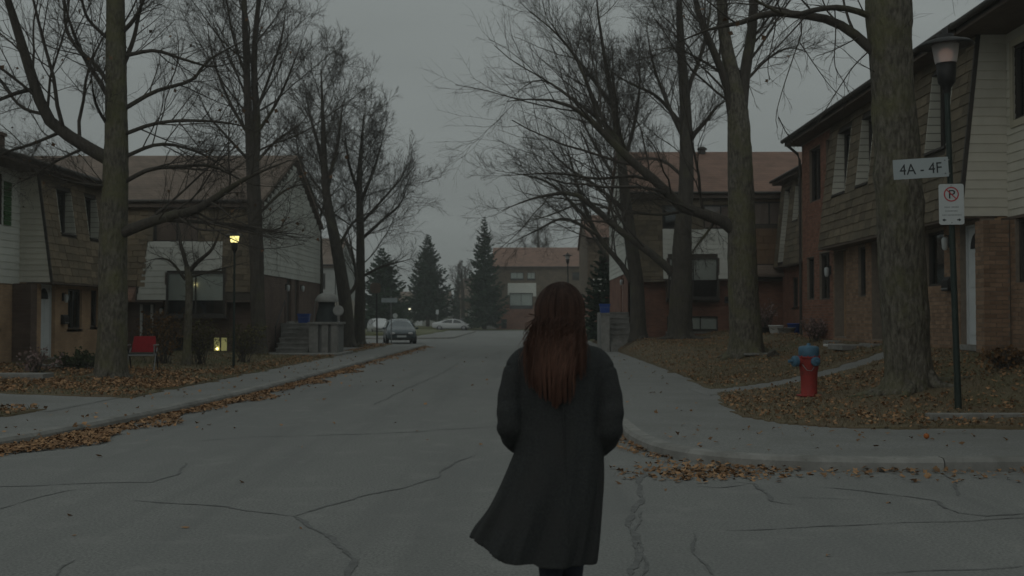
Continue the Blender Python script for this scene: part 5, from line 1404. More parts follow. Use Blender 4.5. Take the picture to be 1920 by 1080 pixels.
# distant sign posts on the left
p0 = at(734, 640, 61); g0 = Vector((p0.x, p0.y, .12))
s3 = thing('street_name_sign', g0, 'pale street name blade on a thin post beyond the left trees', 'sign')
MB().tube([g0, at(733, 556, 61)], .03, 8).build('post', M['metal_grey'], s3)
pl = Plate(at(730, 563, 60.9), 30 / 34.4, 8 / 34.4); pl.panel('blade', M['sign_grey'], s3, .01)
p0 = at(707, 646, 58.5); g0 = Vector((p0.x, p0.y, .12))
s4 = thing('sign_post', g0, 'thin dark sign post on the verge beside the parked dark car', 'sign')
MB().tube([g0, at(706, 545, 58.5)], .045, 8).build('post', M['metal_black'], s4)
pl = Plate(at(704, 540, 58.4), .55, .55); pl.panel('plate', M['trim_brown'], s4, .16)
p0 = at(741, 618, 96); g0 = Vector((p0.x, p0.y, .14))
s5 = thing('round_sign', g0, 'small round pale sign behind the white sport utility', 'sign')
MB().tube([g0, at(741, 596, 96)], .03, 8).build('post', M['metal_grey'], s5)
pl = Plate(at(741, 592, 95.9), .42, .42); pl.panel('plate', M['sign_white'], s5, .2)
p0 = at(820, 612, 131); s6 = thing('post_sign', (p0.x, p0.y, .2), 'small white sign on a post behind the white sedan', 'sign')
MB().tube([(p0.x, p0.y, .15), at(820, 588, 131)], .03, 8).build('post', M['metal_grey'], s6)
pl = Plate(at(820, 585, 130.9), .32, .55); pl.panel('plate', M['sign_white'], s6, .03)

# ------------------------------------------------------------------ fire hydrant
hb_ = ground(1517, 744); dh = (hb_ - CAM).dot(FWD); k = dh / FPX
hy = thing('fire_hydrant', hb_, 'red fire hydrant with blue bonnet and caps among the leaves', 'hydrant')
H = 101 * k; r = 16.5 * k
x, y, z = hb_
MB().lathe((x, y, z - .03), [(r * 1.0, 0), (r * 1.0, H * .03), (r * .90, H * .05), (r * .92, H * .35), (r * .98, H * .5), (r * 1.08, H * .58), (r * 1.08, H * .78)], 28).build('barrel', M['hydrant_red'], hy)
MB().lathe((x, y, z - .03 + H * .778), [(r * 1.1, 0), (r * 1.15, H * .01), (r * 1.15, H * .16), (r * 1.04, H * .185), (r * .7, H * .2), (r * .3, H * .205), (r * .22, H * .21), (r * .2, H * .245), (r * .05, H * .25)], 28).build('bonnet', M['hydrant_blue'], hy)
def nozzle(dirv, rr, ln, zc):
    d = Vector(dirv).normalized(); c = Vector((x, y, z + zc)) + d * r * .9
    n_ = MB().lathe(c, [(rr * 1.0, 0), (rr * 1.0, ln * .55), (rr * .9, ln * .6)], 18, axis=d).build('nozzle', M['hydrant_red'], hy)
    MB().lathe(c + d * ln * .5, [(rr * 1.18, 0), (rr * 1.2, ln * .4), (rr * .9, ln * .52), (rr * .35, ln * .56), (rr * .34, ln * .95), (rr * .1, ln)], 8 if rr > .09 else 18, axis=d, smooth=False).build('cap', M['hydrant_blue'], n_)
for i_ in range(10):
    a_ = 2 * math.pi * i_ / 10; MB().lathe((x + r * 1.2 * math.cos(a_), y + r * 1.2 * math.sin(a_), z + H * .735), [(.011, 0), (.011, .022), (.006, .03)], 6, smooth=False).build('bolt', M['hydrant_red'], hy)
MB().lathe((x, y, z - .03 + H * .752), [(r * 1.15, 0), (r * 1.28, .004), (r * 1.28, .022), (r * 1.2, .026)], 24).build('flange', M['hydrant_red'], hy)
MB().lathe((x, y, z + H * .01), [(r * 1.0, 0), (r * 1.4, .004), (r * 1.4, .026), (r * .95, .03)], 24).build('base_flange', M['hydrant_red'], hy)
MB().tube([(x - r * .9, y - r * .7, z + H * .6), (x - r * .5, y - r * 1.15, z + H * .5), (x + .0, y - r * 1.25, z + H * .49), (x + r * .3, y - r * 1.2, z + H * .56)], .006, 5).build('chain', M['metal_grey'], hy)
nozzle((-1, -.3, 0), 8.6 * k, 19 * k, H * .66); nozzle((.3, -1, 0), 7.2 * k, 13 * k, H * .66)

# ------------------------------------------------------------------ small things on the ground
fp = flat(1737, 823, .12)
fr_ = thing('orange_fruit', fp, 'small orange fruit lying on the right pavement', 'fruit')
MB().lathe(fp, [(.004, .001), (.022, .008), (.031, .022), (.032, .038), (.025, .056), (.009, .064), (.003, .062)], 16).build('flesh', mk('orange_skin', (.42, .13, .03), (.30, .09, .025), 20, .5), fr_)
MB().tube([fp + Vector((0, 0, .06)), fp + Vector((.005, 0, .073))], .003, 5).build('stem', M['twig'], fr_)
def rock(label, c, s, seed, name='stone', mat=None):
    g2 = np.random.default_rng(seed); bm = bmesh.new(); bmesh.ops.create_icosphere(bm, subdivisions=2, radius=1)
    for v in bm.verts:
        f = 1 + .18 * g2.normal() * .6 + .15 * math.sin(v.co.x * 3 + seed) ; v.co = Vector((v.co.x * s[0] * f, v.co.y * s[1] * f, max(v.co.z, -.35) * s[2] * f))
    me = bpy.data.meshes.new(name); bm.to_mesh(me); bm.free()
    o = link(name, me, mat or M['concrete']); o.location = Vector(c) + Vector((0, 0, s[2] * .3)); return tag(o, label, 'stone')
rock('dark rounded stone on the grass between tall tree and hydrant', ground(1450, 669), (.16, .14, .14), 3, mat=M['bark_dark'])
rock('dark pine cone sized clod on the road by the corner kerb', flat(1652, 885, 0), (.035, .03, .04), 5, 'clod', M['bark_dark'])
def slab_thing(name, label, c, sx, sy, sz, rz=0, cat='slab', mat=None):
    o = MB().box(-sx / 2, sx / 2, -sy / 2, sy / 2, 0, sz).build(name, mat or M['concrete'], None, .012)
    o.location = c; o.rotation_euler.z = rz; return tag(o, label, cat)
e0 = ground(1840, 790)
slab_thing('edging_stone', 'long low concrete edging along the earth by the lamp post', (e0.x + .1, e0.y + .2, terrain(e0.x, e0.y + .2) - .1), 1.45, .16, .17, R(1))
slab_thing('edging_stone', 'second concrete edging length continuing past the lamp post', (e0.x + 1.72, e0.y + .24, terrain(e0.x + 1.5, e0.y + .2) - .115), 1.6, .16, .17, R(2))
c = ground(1600, 652); slab_thing('door_slab', 'pale concrete slab in front of the dark doors', (c.x + .3, c.y, c.z - .05), 1.5, 1.0, .12, R(4))
c = ground(1568, 650); slab_thing('white_plank', 'short white plank lying by the door slab', (c.x - .1, c.y - .2, c.z + .01), .5, .2, .06, R(8), 'plank', M['white'])
c = ground(1680, 668); slab_thing('door_slab', 'concrete doorstep slab below the white door', (c.x + .9, c.y + .0, c.z - .02), 1.3, .9, .1, R(2))
c = ground(1440, 664); slab_thing('stepping_slab', 'flat paving slab beside the tall tree roots', (c.x, c.y, c.z - .03), 1.3, .6, .06, R(-8))
c = ground(35, 712); slab_thing('doorstep', 'low concrete step at the left edge house', (c.x, c.y, c.z - .03), 1.2, .5, .16, 0)
c = ground(145, 692); slab_thing('doorstep', 'low concrete step below the left white door', (c.x - .3, c.y, c.z - .03), 1.3, .6, .14, 0)

# red folding chair
cb = ground(268, 697); dc = (cb - CAM).dot(FWD); k = 1.0
ch = thing('folding_chair', (cb.x, cb.y, cb.z), 'red folding lawn chair with silver arms on the left grass', 'chair', local=True, rz=R(8))
cm = MB(); cm.hexa([(-.29, .06, .46), (.29, .06, .46), (-.29, .08, .46), (.29, .08, .46), (-.25, .2, .84), (.25, .2, .84), (-.25, .22, .84), (.25, .22, .84)]); cm.build('backrest', M['red_fabric'], ch, .02)
MB().box(-.28, .28, -.36, .12, .42, .45).build('seat', M['drape'], ch, .01)
for s_ in (-1, 1):
    MB().tube([(s_ * .31, -.36, .0), (s_ * .31, -.1, .42), (s_ * .3, .12, .56)], .014, 8).build('leg', M['metal_grey'], ch)
    MB().tube([(s_ * .31, .24, .0), (s_ * .31, -.02, .4), (s_ * .31, -.3, .62)], .016, 8).build('leg', M['metal_black'], ch)
    MB().box(s_ * .32 - .03, s_ * .32 + .03, -.36, .1, .62, .65).build('armrest', M['metal_grey'], ch, .008)
    MB().tube([(s_ * .32, -.33, .40), (s_ * .32, -.33, .62)], .018, 8).build('arm_post', M['metal_grey'], ch)
MB().tube([(-.31, -.37, .40), (.31, -.37, .40)], .018, 8).build('crossbar', M['metal_grey'], ch)

# ------------------------------------------------------------------ shrubs
def shrub(label, px, py, w, h, leafmat, seed, n=700, stems=22, size=(.04, .08), depth=None, name='shrub'):
    c = ground(px, py); g2 = np.random.default_rng(seed)
    if depth: c = at(px, py, depth); c.z = terrain(c.x, c.y)
    s = thing(name, c, label, 'shrub')
    P0 = np.array(c)[None] + np.c_[g2.normal(0, w * .12, (stems, 2)), np.zeros(stems)]
    d = norm(np.c_[g2.normal(0, .45 * w / h, (stems, 2)), np.ones(stems)]); Q = np.empty((stems, 6, 3)); Q[:, 0] = P0
    for k_ in range(1, 6):
        d = norm(d + g2.normal(0, .13, (stems, 3))); Q[:, k_] = Q[:, k_ - 1] + d * (h * g2.uniform(.6, 1.05, (stems, 1)) / 5)
    RR = np.tile(np.linspace(.012, .004, 6), (stems, 1))
    Q2, R2 = grow(Q, RR, 8, .2, (.4, 1.0), .4, 4, .1, .2, .003, g=g2)
    Q3, R3 = grow(Q2, R2, 4, .2, (.4, 1.0), .5, 3, .05, .2, .002, g=g2)
    np_mesh('stems', [tubes(Q, RR, 5), tubes(Q2, R2, 3), tubes(Q3, R3, 3)], M['twig'], s)
    if n:
        idx = g2.integers(0, len(Q3), n); tt = g2.uniform(0, 1, (n, 1)); leaf_mesh('foliage', Q3[idx, 0] * (1 - tt) + Q3[idx, 2] * tt, size, leafmat, 1.1, parent=s)
    return s
M['leaf_rust'] = mk('leaf_rust', (.13, .065, .028), (.17, .10, .04), 3, .85, island=.4)
M['leaf_olive'] = mk('leaf_olive', (.075, .07, .026), (.11, .09, .035), 3, .85, island=.4)
M['leaf_green'] = mk('leaf_green', (.035, .05, .02), (.05, .065, .025), 3, .85, island=.4)
M['leaf_pink'] = mk('leaf_pink', (.22, .15, .14), (.28, .2, .18), 3, .85, island=.3)
shrub('rusty brown bush by the mailbox of the dark brick house', 305, 682, 1.1, 1.45, M['leaf_rust'], 1, 1100, 26)
shrub('sprawling olive bush left of the lit basement window', 374, 684, .7, 1.35, M['leaf_olive'], 2, 700, 22)
shrub('olive bush between the lamp and the dark brick wall', 458, 680, .7, 1.2, M['leaf_olive'], 3, 700, 20)
shrub('low clipped evergreen under the left house window', 150, 694, 1.2, .5, M['leaf_green'], 4, 900, 24)
shrub('dusky purple low shrub beside the left white door', 72, 700, .6, .55, M['leaf_pink'], 5, 260, 18)
shrub('pink flowered bush beyond the fire hydrant', 1532, 641, .6, .65, M['leaf_pink'], 6, 420, 20)
shrub('pale pink bare bush against the red brick wall', 1436, 622, .7, 1.15, M['leaf_pink'], 7, 420, 24, depth=40)
shrub('brown leafy weeds at the base of the cream house wall', 1890, 690, .8, .35, M['leaf_rust'], 8, 300, 18)
def tub(name, label, px, py, depth, w, h, mat, cat):
    c = at(px, py, depth); c.z = terrain(c.x, c.y); b = thing(name, c, label, cat)
    MB().lathe(c, [(w * .38, 0), (w * .5, h * .9), (w * .53, h * .92), (w * .53, h), (w * .47, h), (w * .42, h * .6), (.01, h * .58)], 16).build('body', mat, b)
    MB().tube([c + Vector((-w * .53, 0, h * .9)), c + Vector((-w * .3, -w * .4, h * .55)), c + Vector((w * .3, -w * .4, h * .55)), c + Vector((w * .53, 0, h * .9))], .008, 6).build('handle', M['metal_black'], b)
tub('planter', 'black planter tub by the red brick wall', 1436, 622, 38.5, .5, .24, M['metal_black'], 'planter')
tub('bucket', 'white bucket between black planter and blue tub', 1455, 620, 38.2, .5, .3, M['white'], 'bucket')
tub('planter', 'grey shallow planter beside the blue tub', 1474, 620, 38, .6, .22, M['canvas'], 'planter')
tub('storage_tub', 'blue plastic tub at the end of the planters', 1490, 618, 38.5, .5, .36, M['blue_plastic'], 'tub')

# ------------------------------------------------------------------ cars
M['tyre'] = mk('tyre', (.02, .02, .02)); M['rim'] = mk('rim', (.3, .3, .31), rough=.35, metal=.7); M['car_glass'] = mk('car_glass', (.035, .042, .045), rough=.06, spec=.8)
M['car_lamp'] = mk('car_lamp', (.5, .5, .5), rough=.15, spec=.7); M['tail'] = mk('tail', (.25, .02, .02), rough=.2)
def car(label, loc, rz, paint, kind='sedan', glass=None):
    c = thing('parked_car', loc, label, 'car', local=True, rz=rz)
    if kind == 'sedan':   # x, sill, belt, roof, half width
        st = [(-2.35, .42, .80, .84, .70), (-2.22, .30, .96, 1.0, .84), (-1.75, .22, .99, 1.06, .90), (-1.35, .2, .97, 1.2, .91), (-.6, .2, .94, 1.42, .91), (.1, .2, .91, 1.47, .91), (.6, .2, .9, 1.41, .91), (1.4, .2, .92, 1.0, .90), (2.05, .24, .80, .84, .86), (2.36, .34, .62, .66, .72)]
        cowl, rf, rr_, rd_ = 7, 6, 4, 2; wx = (-1.42, 1.38)
    else:
        st = [(-2.05, .42, .80, .86, .72), (-1.98, .30, 1.0, 1.3, .82), (-1.7, .22, 1.02, 1.5, .86), (-1.1, .2, 1.0, 1.56, .88), (-.3, .2, .98, 1.58, .88), (.4, .2, .96, 1.50, .88), (1.1, .2, 1.0, 1.06, .88), (1.7, .24, .88, .92, .85), (2.0, .32, .68, .72, .74)]
        cowl, rf, rr_, rd_ = 6, 5, 2, 1; wx = (-1.3, 1.32)
    rows = []
    for (x_, s0, bl, rf_, hw2) in st:
        gh = rf_ - bl > .12
        prof = [(hw2 * .86, s0), (hw2 * .97, s0 + .1), (hw2, (s0 + bl) / 2 + .03), (hw2 * .965, bl), (hw2 * (.74 if gh else .82), rf_ - (.06 if gh else .01)), (hw2 * .4, rf_ + .01), (0, rf_ + .015)]
        prof = prof + [(-a_, b_) for a_, b_ in prof[-2::-1]]
        rows.append([(x_, a_, b_) for a_, b_ in prof])
    n = len(rows[0]); vs = [p for r_ in rows for p in r_]
    fs = [(i * n + j, i * n + j + 1, (i + 1) * n + j + 1, (i + 1) * n + j) for i in range(len(rows) - 1) for j in range(n - 1)]
    fs += [((i + 1) * n, (i + 1) * n + n - 1, i * n + n - 1, i * n) for i in range(len(rows) - 1)]
    fs += [tuple(range(n))[::-1], tuple((len(rows) - 1) * n + j for j in range(n))]
    m = MB(); m.add(vs, fs, True); body = m.build('body', paint, c)
    sd_ = body.modifiers.new('smooth', 'SUBSURF'); sd_.levels = 2; sd_.render_levels = 2
    def gp(i, j, o=(0, 0, 0), f=None): p = Vector(rows[i][j]); return p
    def panel(name, pts, out, mat=None):
        pts = [Vector(p) for p in pts]; ctr = sum(pts, Vector()) / len(pts)
        pts = [ctr + (p - ctr) * .86 + Vector(out) * .012 for p in pts]
        MB().prism(pts, Vector(out) * .006).build(name, mat or glass or M['car_glass'], c)
    last = n - 1
    panel('windscreen', [rows[cowl][3], rows[cowl][last - 3], rows[rf][last - 4], rows[rf][4]], (.7, 0, .7))
    panel('rear_window', [rows[rd_][3], rows[rd_][last - 3], rows[rr_][last - 4], rows[rr_][4]], (-.6, 0, .7))
    for s_ in (0, 1):
        ix = (lambda j: j) if s_ == 0 else (lambda j: last - j)
        o_ = (0, 1 if s_ == 0 else -1, .25)
        mid = (rf + rr_) // 2 if kind == 'sedan' else 4
        panel('side_window', [rows[cowl][ix(3)], rows[rf][ix(4)], rows[mid][ix(4)], rows[mid][ix(3)]], o_)
        panel('side_window', [rows[mid][ix(3)], rows[mid][ix(4)], rows[rr_][ix(4)], rows[rr_ - 1][ix(3)]], o_)
        sy = 1 if s_ == 0 else -1; hw2 = st[4][4]
        for x_ in wx:
            wh = MB().lathe((x_, sy * (hw2 - .2), .32), [(.22, -.0), (.31, .01), (.32, .04), (.32, .16), (.31, .19), (.22, .2)], 20, axis=(0, sy, 0)).build('wheel', M['tyre'], c)
            MB().lathe((x_, sy * (hw2 - .005), .32), [(.215, 0), (.2, .012), (.06, .004), (.03, .012)], 14, axis=(0, sy, 0)).build('rim', M['rim'], wh)
        zh = st[-1][2]
        MB().lathe((st[-1][0] - .05, sy * .5, zh - .02), [(.14, 0), (.12, .05), (.05, .07)], 12, squash=(.55, 1), axis=(1, 0, .25)).build('headlight', M['car_lamp'], c)
        MB().lathe((st[0][0] + .06, sy * .55, st[0][2] - .02), [(.13, 0), (.11, .05), (.05, .06)], 12, squash=(.6, 1), axis=(-1, 0, .2)).build('tail_light', M['tail'], c)
        MB().lathe((st[cowl][0] - .3, sy * (hw2 + .06), .98), [(.03, -.05), (.07, -.03), (.07, .03), (.03, .05)], 10, squash=(1, 1.3), axis=(1, 0, 0)).build('mirror', paint, c)
    c.scale = (1, 1, .9)
    MB().box(st[-1][0] - .06, st[-1][0] + .02, -.26, .26, .42, .54).build('licence_plate', M['sign_white'], c)
    MB().box(st[-1][0] - .14, st[-1][0] + .005, -.48, .48, .55, .62).build('grille', M['metal_black'], c)
    MB().box(st[-1][0] - .22, st[-1][0] - .02, -.66, .66, .24, .38).build('bumper', M['metal_black'], c, .03)
    return c
M['paint_white'] = mk('paint_white', (.55, .56, .56), rough=.3, spec=.6); M['paint_dark'] = mk('paint_dark', (.05, .068, .078), rough=.25, spec=.7); M['paint_charcoal'] = mk('paint_charcoal', (.05, .052, .055), rough=.3, spec=.6)
M['screen_sky'] = mk('screen_sky', (.24, .28, .29), rough=.05, spec=1.0)  # car glass with the sky's reflection painted in as a pale tone
def car_at(label, px, py, rz, paint, kind, z=0.0, glass=None):
    p = flat(px, py, z); return car(label, (p.x, p.y, z + .0), rz, paint, kind, glass)
car_at('dark blue grey hatchback facing down the street by the left verge', 749, 643.5, R(-80), M['paint_dark'], 'hatch', 0.0, M['screen_sky'])
car_at('white sedan parked side on across the end of the road', 849, 619.5, R(-4), M['paint_white'], 'sedan')
car_at('white sport utility behind the dark hatchback', 712, 628, R(-74), M['paint_white'], 'hatch', .0)
car_at('dark grey car half hidden behind the white sedan', 888, 616, R(5), M['paint_charcoal'], 'hatch')
car_at('white car hidden behind the left street trees', 617, 640, R(-20), M['paint_white'], 'hatch', .0)
# red ball by the porch and white board
pb_ = at(633, 640, 42.5)
bo = thing('red_ball', (pb_.x, pb_.y, .26), 'red ball leaning at the end of the porch', 'ball'); MB().lathe((pb_.x, pb_.y, .21), [(.01, 0), (.09, .03), (.13, .1), (.13, .15), (.09, .22), (.01, .25)], 16).build('shell', M['red_fabric'], bo); MB().lathe((pb_.x, pb_.y, .45), [(.012, 0), (.01, .02)], 8).build('valve', M['metal_black'], bo)
wb = at(631, 624, 43.0); slab_thing('white_board', 'white board leaning on the end of the porch', (wb.x + .05, wb.y, .2), .34, .04, 1.05, R(5), 'board', M['white'])
# pale fence and bins by the far brown house
fz = thing('garden_fence', (at(920, 612, 131.5).x, 131.5, .15), 'short weathered board fence left of the far brown house', 'fence')
for i in range(10):
    p = at(911 + i * 2.1, 613, 131.5); MB().box(p.x - .058, p.x + .058, p.y, p.y + .03, .15, 1.7 + .05 * math.sin(i)).build('fence_board', M['stucco_grey'], fz)
MB().box(at(911, 613, 131.5).x - .06, at(930, 613, 131.5).x + .06, at(911, 613, 131.5).y + .031, at(911, 613, 131.5).y + .08, .6, .7).build('fence_rail', M['stucco_grey'], fz)
bx_ = at(978, 603, 132.5); bin_box('wheelie_bin', (at(945, 600, 132.5).x, 132.6, .18), .7, .7, 1.1, M['metal_black'], 'dark bin against the brick base of the far brown house')
# ------------------------------------------------------------------ the walking woman, seen from behind
WD = 5.3; ppw = FPX / WD
wb0 = at(1050, 1080, WD); WB = Vector((wb0.x, wb0.y, 0))
WR = Matrix.Rotation(YAW, 3, 'Z')
def wl_(x, y, z): return Vector((x, y, z))
def skin_blob(name, parts, voxel, mat, parent, smooth=8, scale=.5):
    """closed lofted volumes fused into one continuous surface"""
    m = MB()
    for vs, fs in parts: m.add(vs, fs, True)
    me = bpy.data.meshes.new(name); me.from_pydata(m.v, [], m.f)
    o = link(name, me, mat, parent)
    a = o.modifiers.new('fuse', 'REMESH'); a.mode = 'VOXEL'; a.voxel_size = voxel; a.use_smooth_shade = True
    b = o.modifiers.new('soften', 'SMOOTH'); b.iterations = smooth; b.factor = scale
    return o
def loft(rings, cap=True):
    n = len(rings[0]); vs = [p for r_ in rings for p in r_]
    fs = [(i * n + k, i * n + (k + 1) % n, (i + 1) * n + (k + 1) % n, (i + 1) * n + k) for i in range(len(rings) - 1) for k in range(n)]
    if cap: fs += [tuple(range(n))[::-1], tuple((len(rings) - 1) * n + k for k in range(n))]
    return vs, fs
def limb_loft(pts, rad, S=16, wrinkle=0.0, K=18):
    pp = spline([(*p, r_) for p, r_ in zip(pts, rad)], K)
    m = MB(); m.tube([Vector(q[:3]) for q in pp], [float(q[3]) for q in pp], S, cap=False)
    vs = list(m.v)
    if wrinkle:
        for i_, q in enumerate(pp):
            f_ = i_ / (K - 1); el_w = wrinkle * (.35 + math.exp(-((f_ - .62) / .16) ** 2))
            for k_ in range(S):
                w = 2 * math.pi * k_ / S; v_ = Vector(vs[i_ * S + k_]); c_ = Vector(q[:3])
                g_f = 1 + el_w * (math.sin(f_ * 46 + 2.1 * math.sin(w + 1) + w) + .7 * math.sin(f_ * 27 - 2 * w + 2))
                vs[i_ * S + k_] = tuple(c_ + (v_ - c_) * g_f)
    n = len(vs); fs = list(m.f) + [tuple(range(S)), tuple(range(n - S, n))[::-1]]
    return vs, fs
def ell(c, r_, S=20, K=14):
    rings = []
    for i in range(1, K):
        t = math.pi * i / K; rings.append([(c[0] + r_[0] * math.sin(t) * math.cos(2 * math.pi * k / S), c[1] + r_[1] * math.sin(t) * math.sin(2 * math.pi * k / S), c[2] - r_[2] * math.cos(t)) for k in range(S)])
    return loft(rings)
M['skin'] = mk('skin', (.42, .27, .20), (.38, .24, .18), 6, .6)
M['wool'] = two_tone(mk('wool', (.029, .031, .031), (.046, .048, .048), 90, .95, .004, 160, spec=.1), (.040, .040, .039), 5, .45, .7)
M['denim'] = mk('denim', (.022, .026, .036), (.03, .034, .045), 60, .9, .002, 200)
M['boot'] = mk('boot', (.016, .015, .015), (.022, .02, .02), 12, .5)
HC = (0, .03, 1.535)
# body: head with a face, neck, torso, arms to the wrists and hands, legs: one continuous surface
parts = [ell(HC, (.076, .098, .118)), ell((0, .075, 1.475), (.052, .06, .06)), ell((0, .128, 1.522), (.014, .022, .022)), ell((0, .118, 1.476), (.024, .016, .008)),
         ell((-.080, .03, 1.525), (.012, .022, .032)), ell((.080, .03, 1.525), (.012, .022, .032)), ell((-.032, .112, 1.545), (.018, .012, .010)), ell((.032, .112, 1.545), (.018, .012, .010)),
         limb_loft([(0, .02, 1.47), (0, .01, 1.38), (0, 0, 1.3)], [.052, .055, .08]),
         loft([[(a * math.cos(2 * math.pi * k / 20), b * math.sin(2 * math.pi * k / 20), z_) for k in range(20)] for z_, a, b in [(1.37, .09, .06), (1.33, .155, .08), (1.2, .15, .09), (1.05, .125, .085), (.95, .15, .095), (.82, .155, .1), (.78, .13, .09)]])]
for s_, (sh_, el_, wr_, hd_) in {-1: ((-.155, 0, 1.32), (-.235, -.03, 1.0), (-.205, .14, .90), (-.185, .19, .86)), 1: ((.155, 0, 1.32), (.232, -.03, 1.0), (.19, .14, .88), (.165, .19, .85))}.items():
    parts.append(limb_loft([sh_, el_, wr_], [.05, .04, .028]))
    h0 = Vector(wr_); hdv = (Vector(hd_) - h0).normalized(); side_ = Vector((0, 0, 1)).cross(hdv).normalized(); upv = hdv.cross(side_)
    parts.append(limb_loft([h0, h0 + hdv * .05, h0 + hdv * .09], [.026, .036, .030]))
    for f_ in range(4):
        o_ = upv * (.024 - .016 * f_); ln = (.062, .07, .066, .052)[f_]
        b_ = h0 + hdv * .085 + o_
        parts.append(limb_loft([b_, b_ + hdv * ln * .5 - side_ * s_ * .008, b_ + hdv * ln * .85 - side_ * s_ * .026], [.0095, .009, .007], 8))
    b_ = h0 + hdv * .03 + upv * .03; parts.append(limb_loft([b_, b_ + hdv * .03 + upv * .022, b_ + hdv * .06 + upv * .026], [.012, .010, .008], 8))
for s_, pts in {-1: [(-.075, 0, .84), (-.05, .07, .48), (-.035, -.04, .09)], 1: [(.075, 0, .84), (.068, .02, .48), (.055, .16, .09)]}.items():
    parts.append(limb_loft(pts, [.082, .05, .034]))
    f0 = Vector(pts[-1]); parts.append(limb_loft([f0 + Vector((0, -.03, -.03)), f0 + Vector((0, .06, -.055)), f0 + Vector((0, .14, -.065))], [.032, .034, .024], 12))
person = skin_blob('person', parts, .0085, M['skin'], None, 4)
person.location = WB; person.rotation_euler.z = YAW
tag(person, 'woman with long auburn hair in a long dark coat walking away down the road', 'person')
ROOT[person] = Vector((0, 0, 0))
# trousers and boots
tp_ = []
for s_, pts in {-1: [(-.075, 0, .9), (-.052, .07, .48), (-.037, -.03, .16)], 1: [(.075, 0, .9), (.066, .02, .48), (.056, .14, .16)]}.items(): tp_.append(limb_loft(pts, [.1, .066, .052]))
skin_blob('trousers', tp_, .01, M['denim'], person, 4)
for s_, a in ((-1, Vector((-.035, -.04, .0))), (1, Vector((.055, .16, .0)))):
    skin_blob('boot', [limb_loft([a + Vector((0, 0, .24)), a + Vector((0, 0, .12)), a + Vector((0, -.01, .05))], [.05, .046, .05]), limb_loft([a + Vector((0, -.04, .045)), a + Vector((0, .08, .042)), a + Vector((0, .17, .034))], [.042, .043, .03]), ([(a.x + sx * .042, a.y + sy_, zz) for zz in (.0, .02) for sy_ in (-.085, .2) for sx in (-1, 1)], [(0, 2, 3, 1), (4, 5, 7, 6), (0, 1, 5, 4), (2, 6, 7, 3), (0, 4, 6, 2), (1, 3, 7, 5)])], .007, M['boot'], person, 4)
# coat
S = 72
def coat_ring(z_, xl, xr, b, fold=0.0, hem=None, v=0):
    cx, a = (xl + xr) / 2, (xr - xl) / 2; res = []
    for k_ in range(S):
        w = 2 * math.pi * k_ / S; c_, s_ = math.cos(w), math.sin(w)
        e = .82
        xx = a * math.copysign(abs(c_) ** e, c_); yy = b * math.copysign(abs(s_) ** e, s_)
        f_ = 1 + fold * (.6 * math.sin(w * 7 + 1.3 + 2.2 * v) + .5 * math.sin(w * 13 + .4 - 1.5 * v) + .4 * math.sin(w * 4 + 2.2 + z_ * 3) + .3 * math.sin(w * 19 + 1 + 3 * v))
        X = cx + xx * (1 + (f_ - 1) * .45); Y = yy * f_ + .0
        zz = z_
        if hem is not None:
            hx = .345 + .02 * (X < -.1) if X > -.25 else .36 + (.455 - .36) * min(1, (-.25 - X) / .16)
            zz = hem + (hx - hem) * v
        res.append((X, Y, zz))
    return res
prof = [(1.44, -.062, .062, .062), (1.41, -.085, .085, .078), (1.38, -.125, .125, .095), (1.335, -.175, .178, .112), (1.26, -.205, .205, .132), (1.15, -.20, .20, .138), (1.02, -.195, .195, .135), (.93, -.205, .2, .142)]
pf = spline([(0, p[1], p[2], p[0], p[3]) for p in prof], 26)
rings = [coat_ring(q[3], q[1], q[2], q[4], .028 if q[3] < 1.3 else .006) for q in pf]
low = [(.0, -.215, .205, .148), (.2, -.255, .205, .158), (.42, -.30, .198, .168), (.65, -.35, .187, .176), (.85, -.392, .172, .18), (1.0, -.415, .158, .182)]
lw = spline([(0, p[1], p[2], p[0], p[3]) for p in low], 26)
for v, xl, xr, b in [(q[3], q[1], q[2], q[4]) for q in lw]: rings.append(coat_ring(0, xl, xr, b, .03 + .10 * v, .86, v))
inner = [[(-.13 + (p[0] + .13) * .9, p[1] * .86, p[2] + .004) for p in rings[-1]]]
inner.append([(-.02 + (p[0] + .02) * .7, p[1] * .7, .62) for p in rings[-1]])
cparts = [loft(rings + inner)]
cparts.append(limb_loft([(-.09, 0, 1.31), (-.178, -.005, 1.275), (-.232, -.03, 1.13), (-.236, -.05, 1.0), (-.222, .03, .93), (-.195, .12, .885)], [.06, .071, .061, .062, .057, .052], 32, .04, 60))
cparts.append(limb_loft([(.09, 0, 1.31), (.178, -.005, 1.275), (.232, -.03, 1.13), (.234, -.05, .99), (.215, .03, .91), (.175, .12, .86)], [.06, .071, .061, .062, .057, .052], 32, .04, 60))
# collar
cparts.append(loft([[(.088 * q * math.cos(2 * math.pi * k_ / 24), .085 * q * math.sin(2 * math.pi * k_ / 24), z_) for k_ in range(24)] for z_, q in ((1.39, 1.15), (1.43, 1.02), (1.455, .95))]))
coat = skin_blob('coat', cparts, .0065, M['wool'], person, 3)
# centre back seam with its vent: a fine raised ridge
sm = MB(); sm.tube([(.012, -.128, 1.2), (.012, -.138, 1.1), (.014, -.138, .98), (.02, -.147, .84), (.03, -.163, .62), (.036, -.176, .42)], .0045, 6); sm.build('back_seam', M['wool'], person)
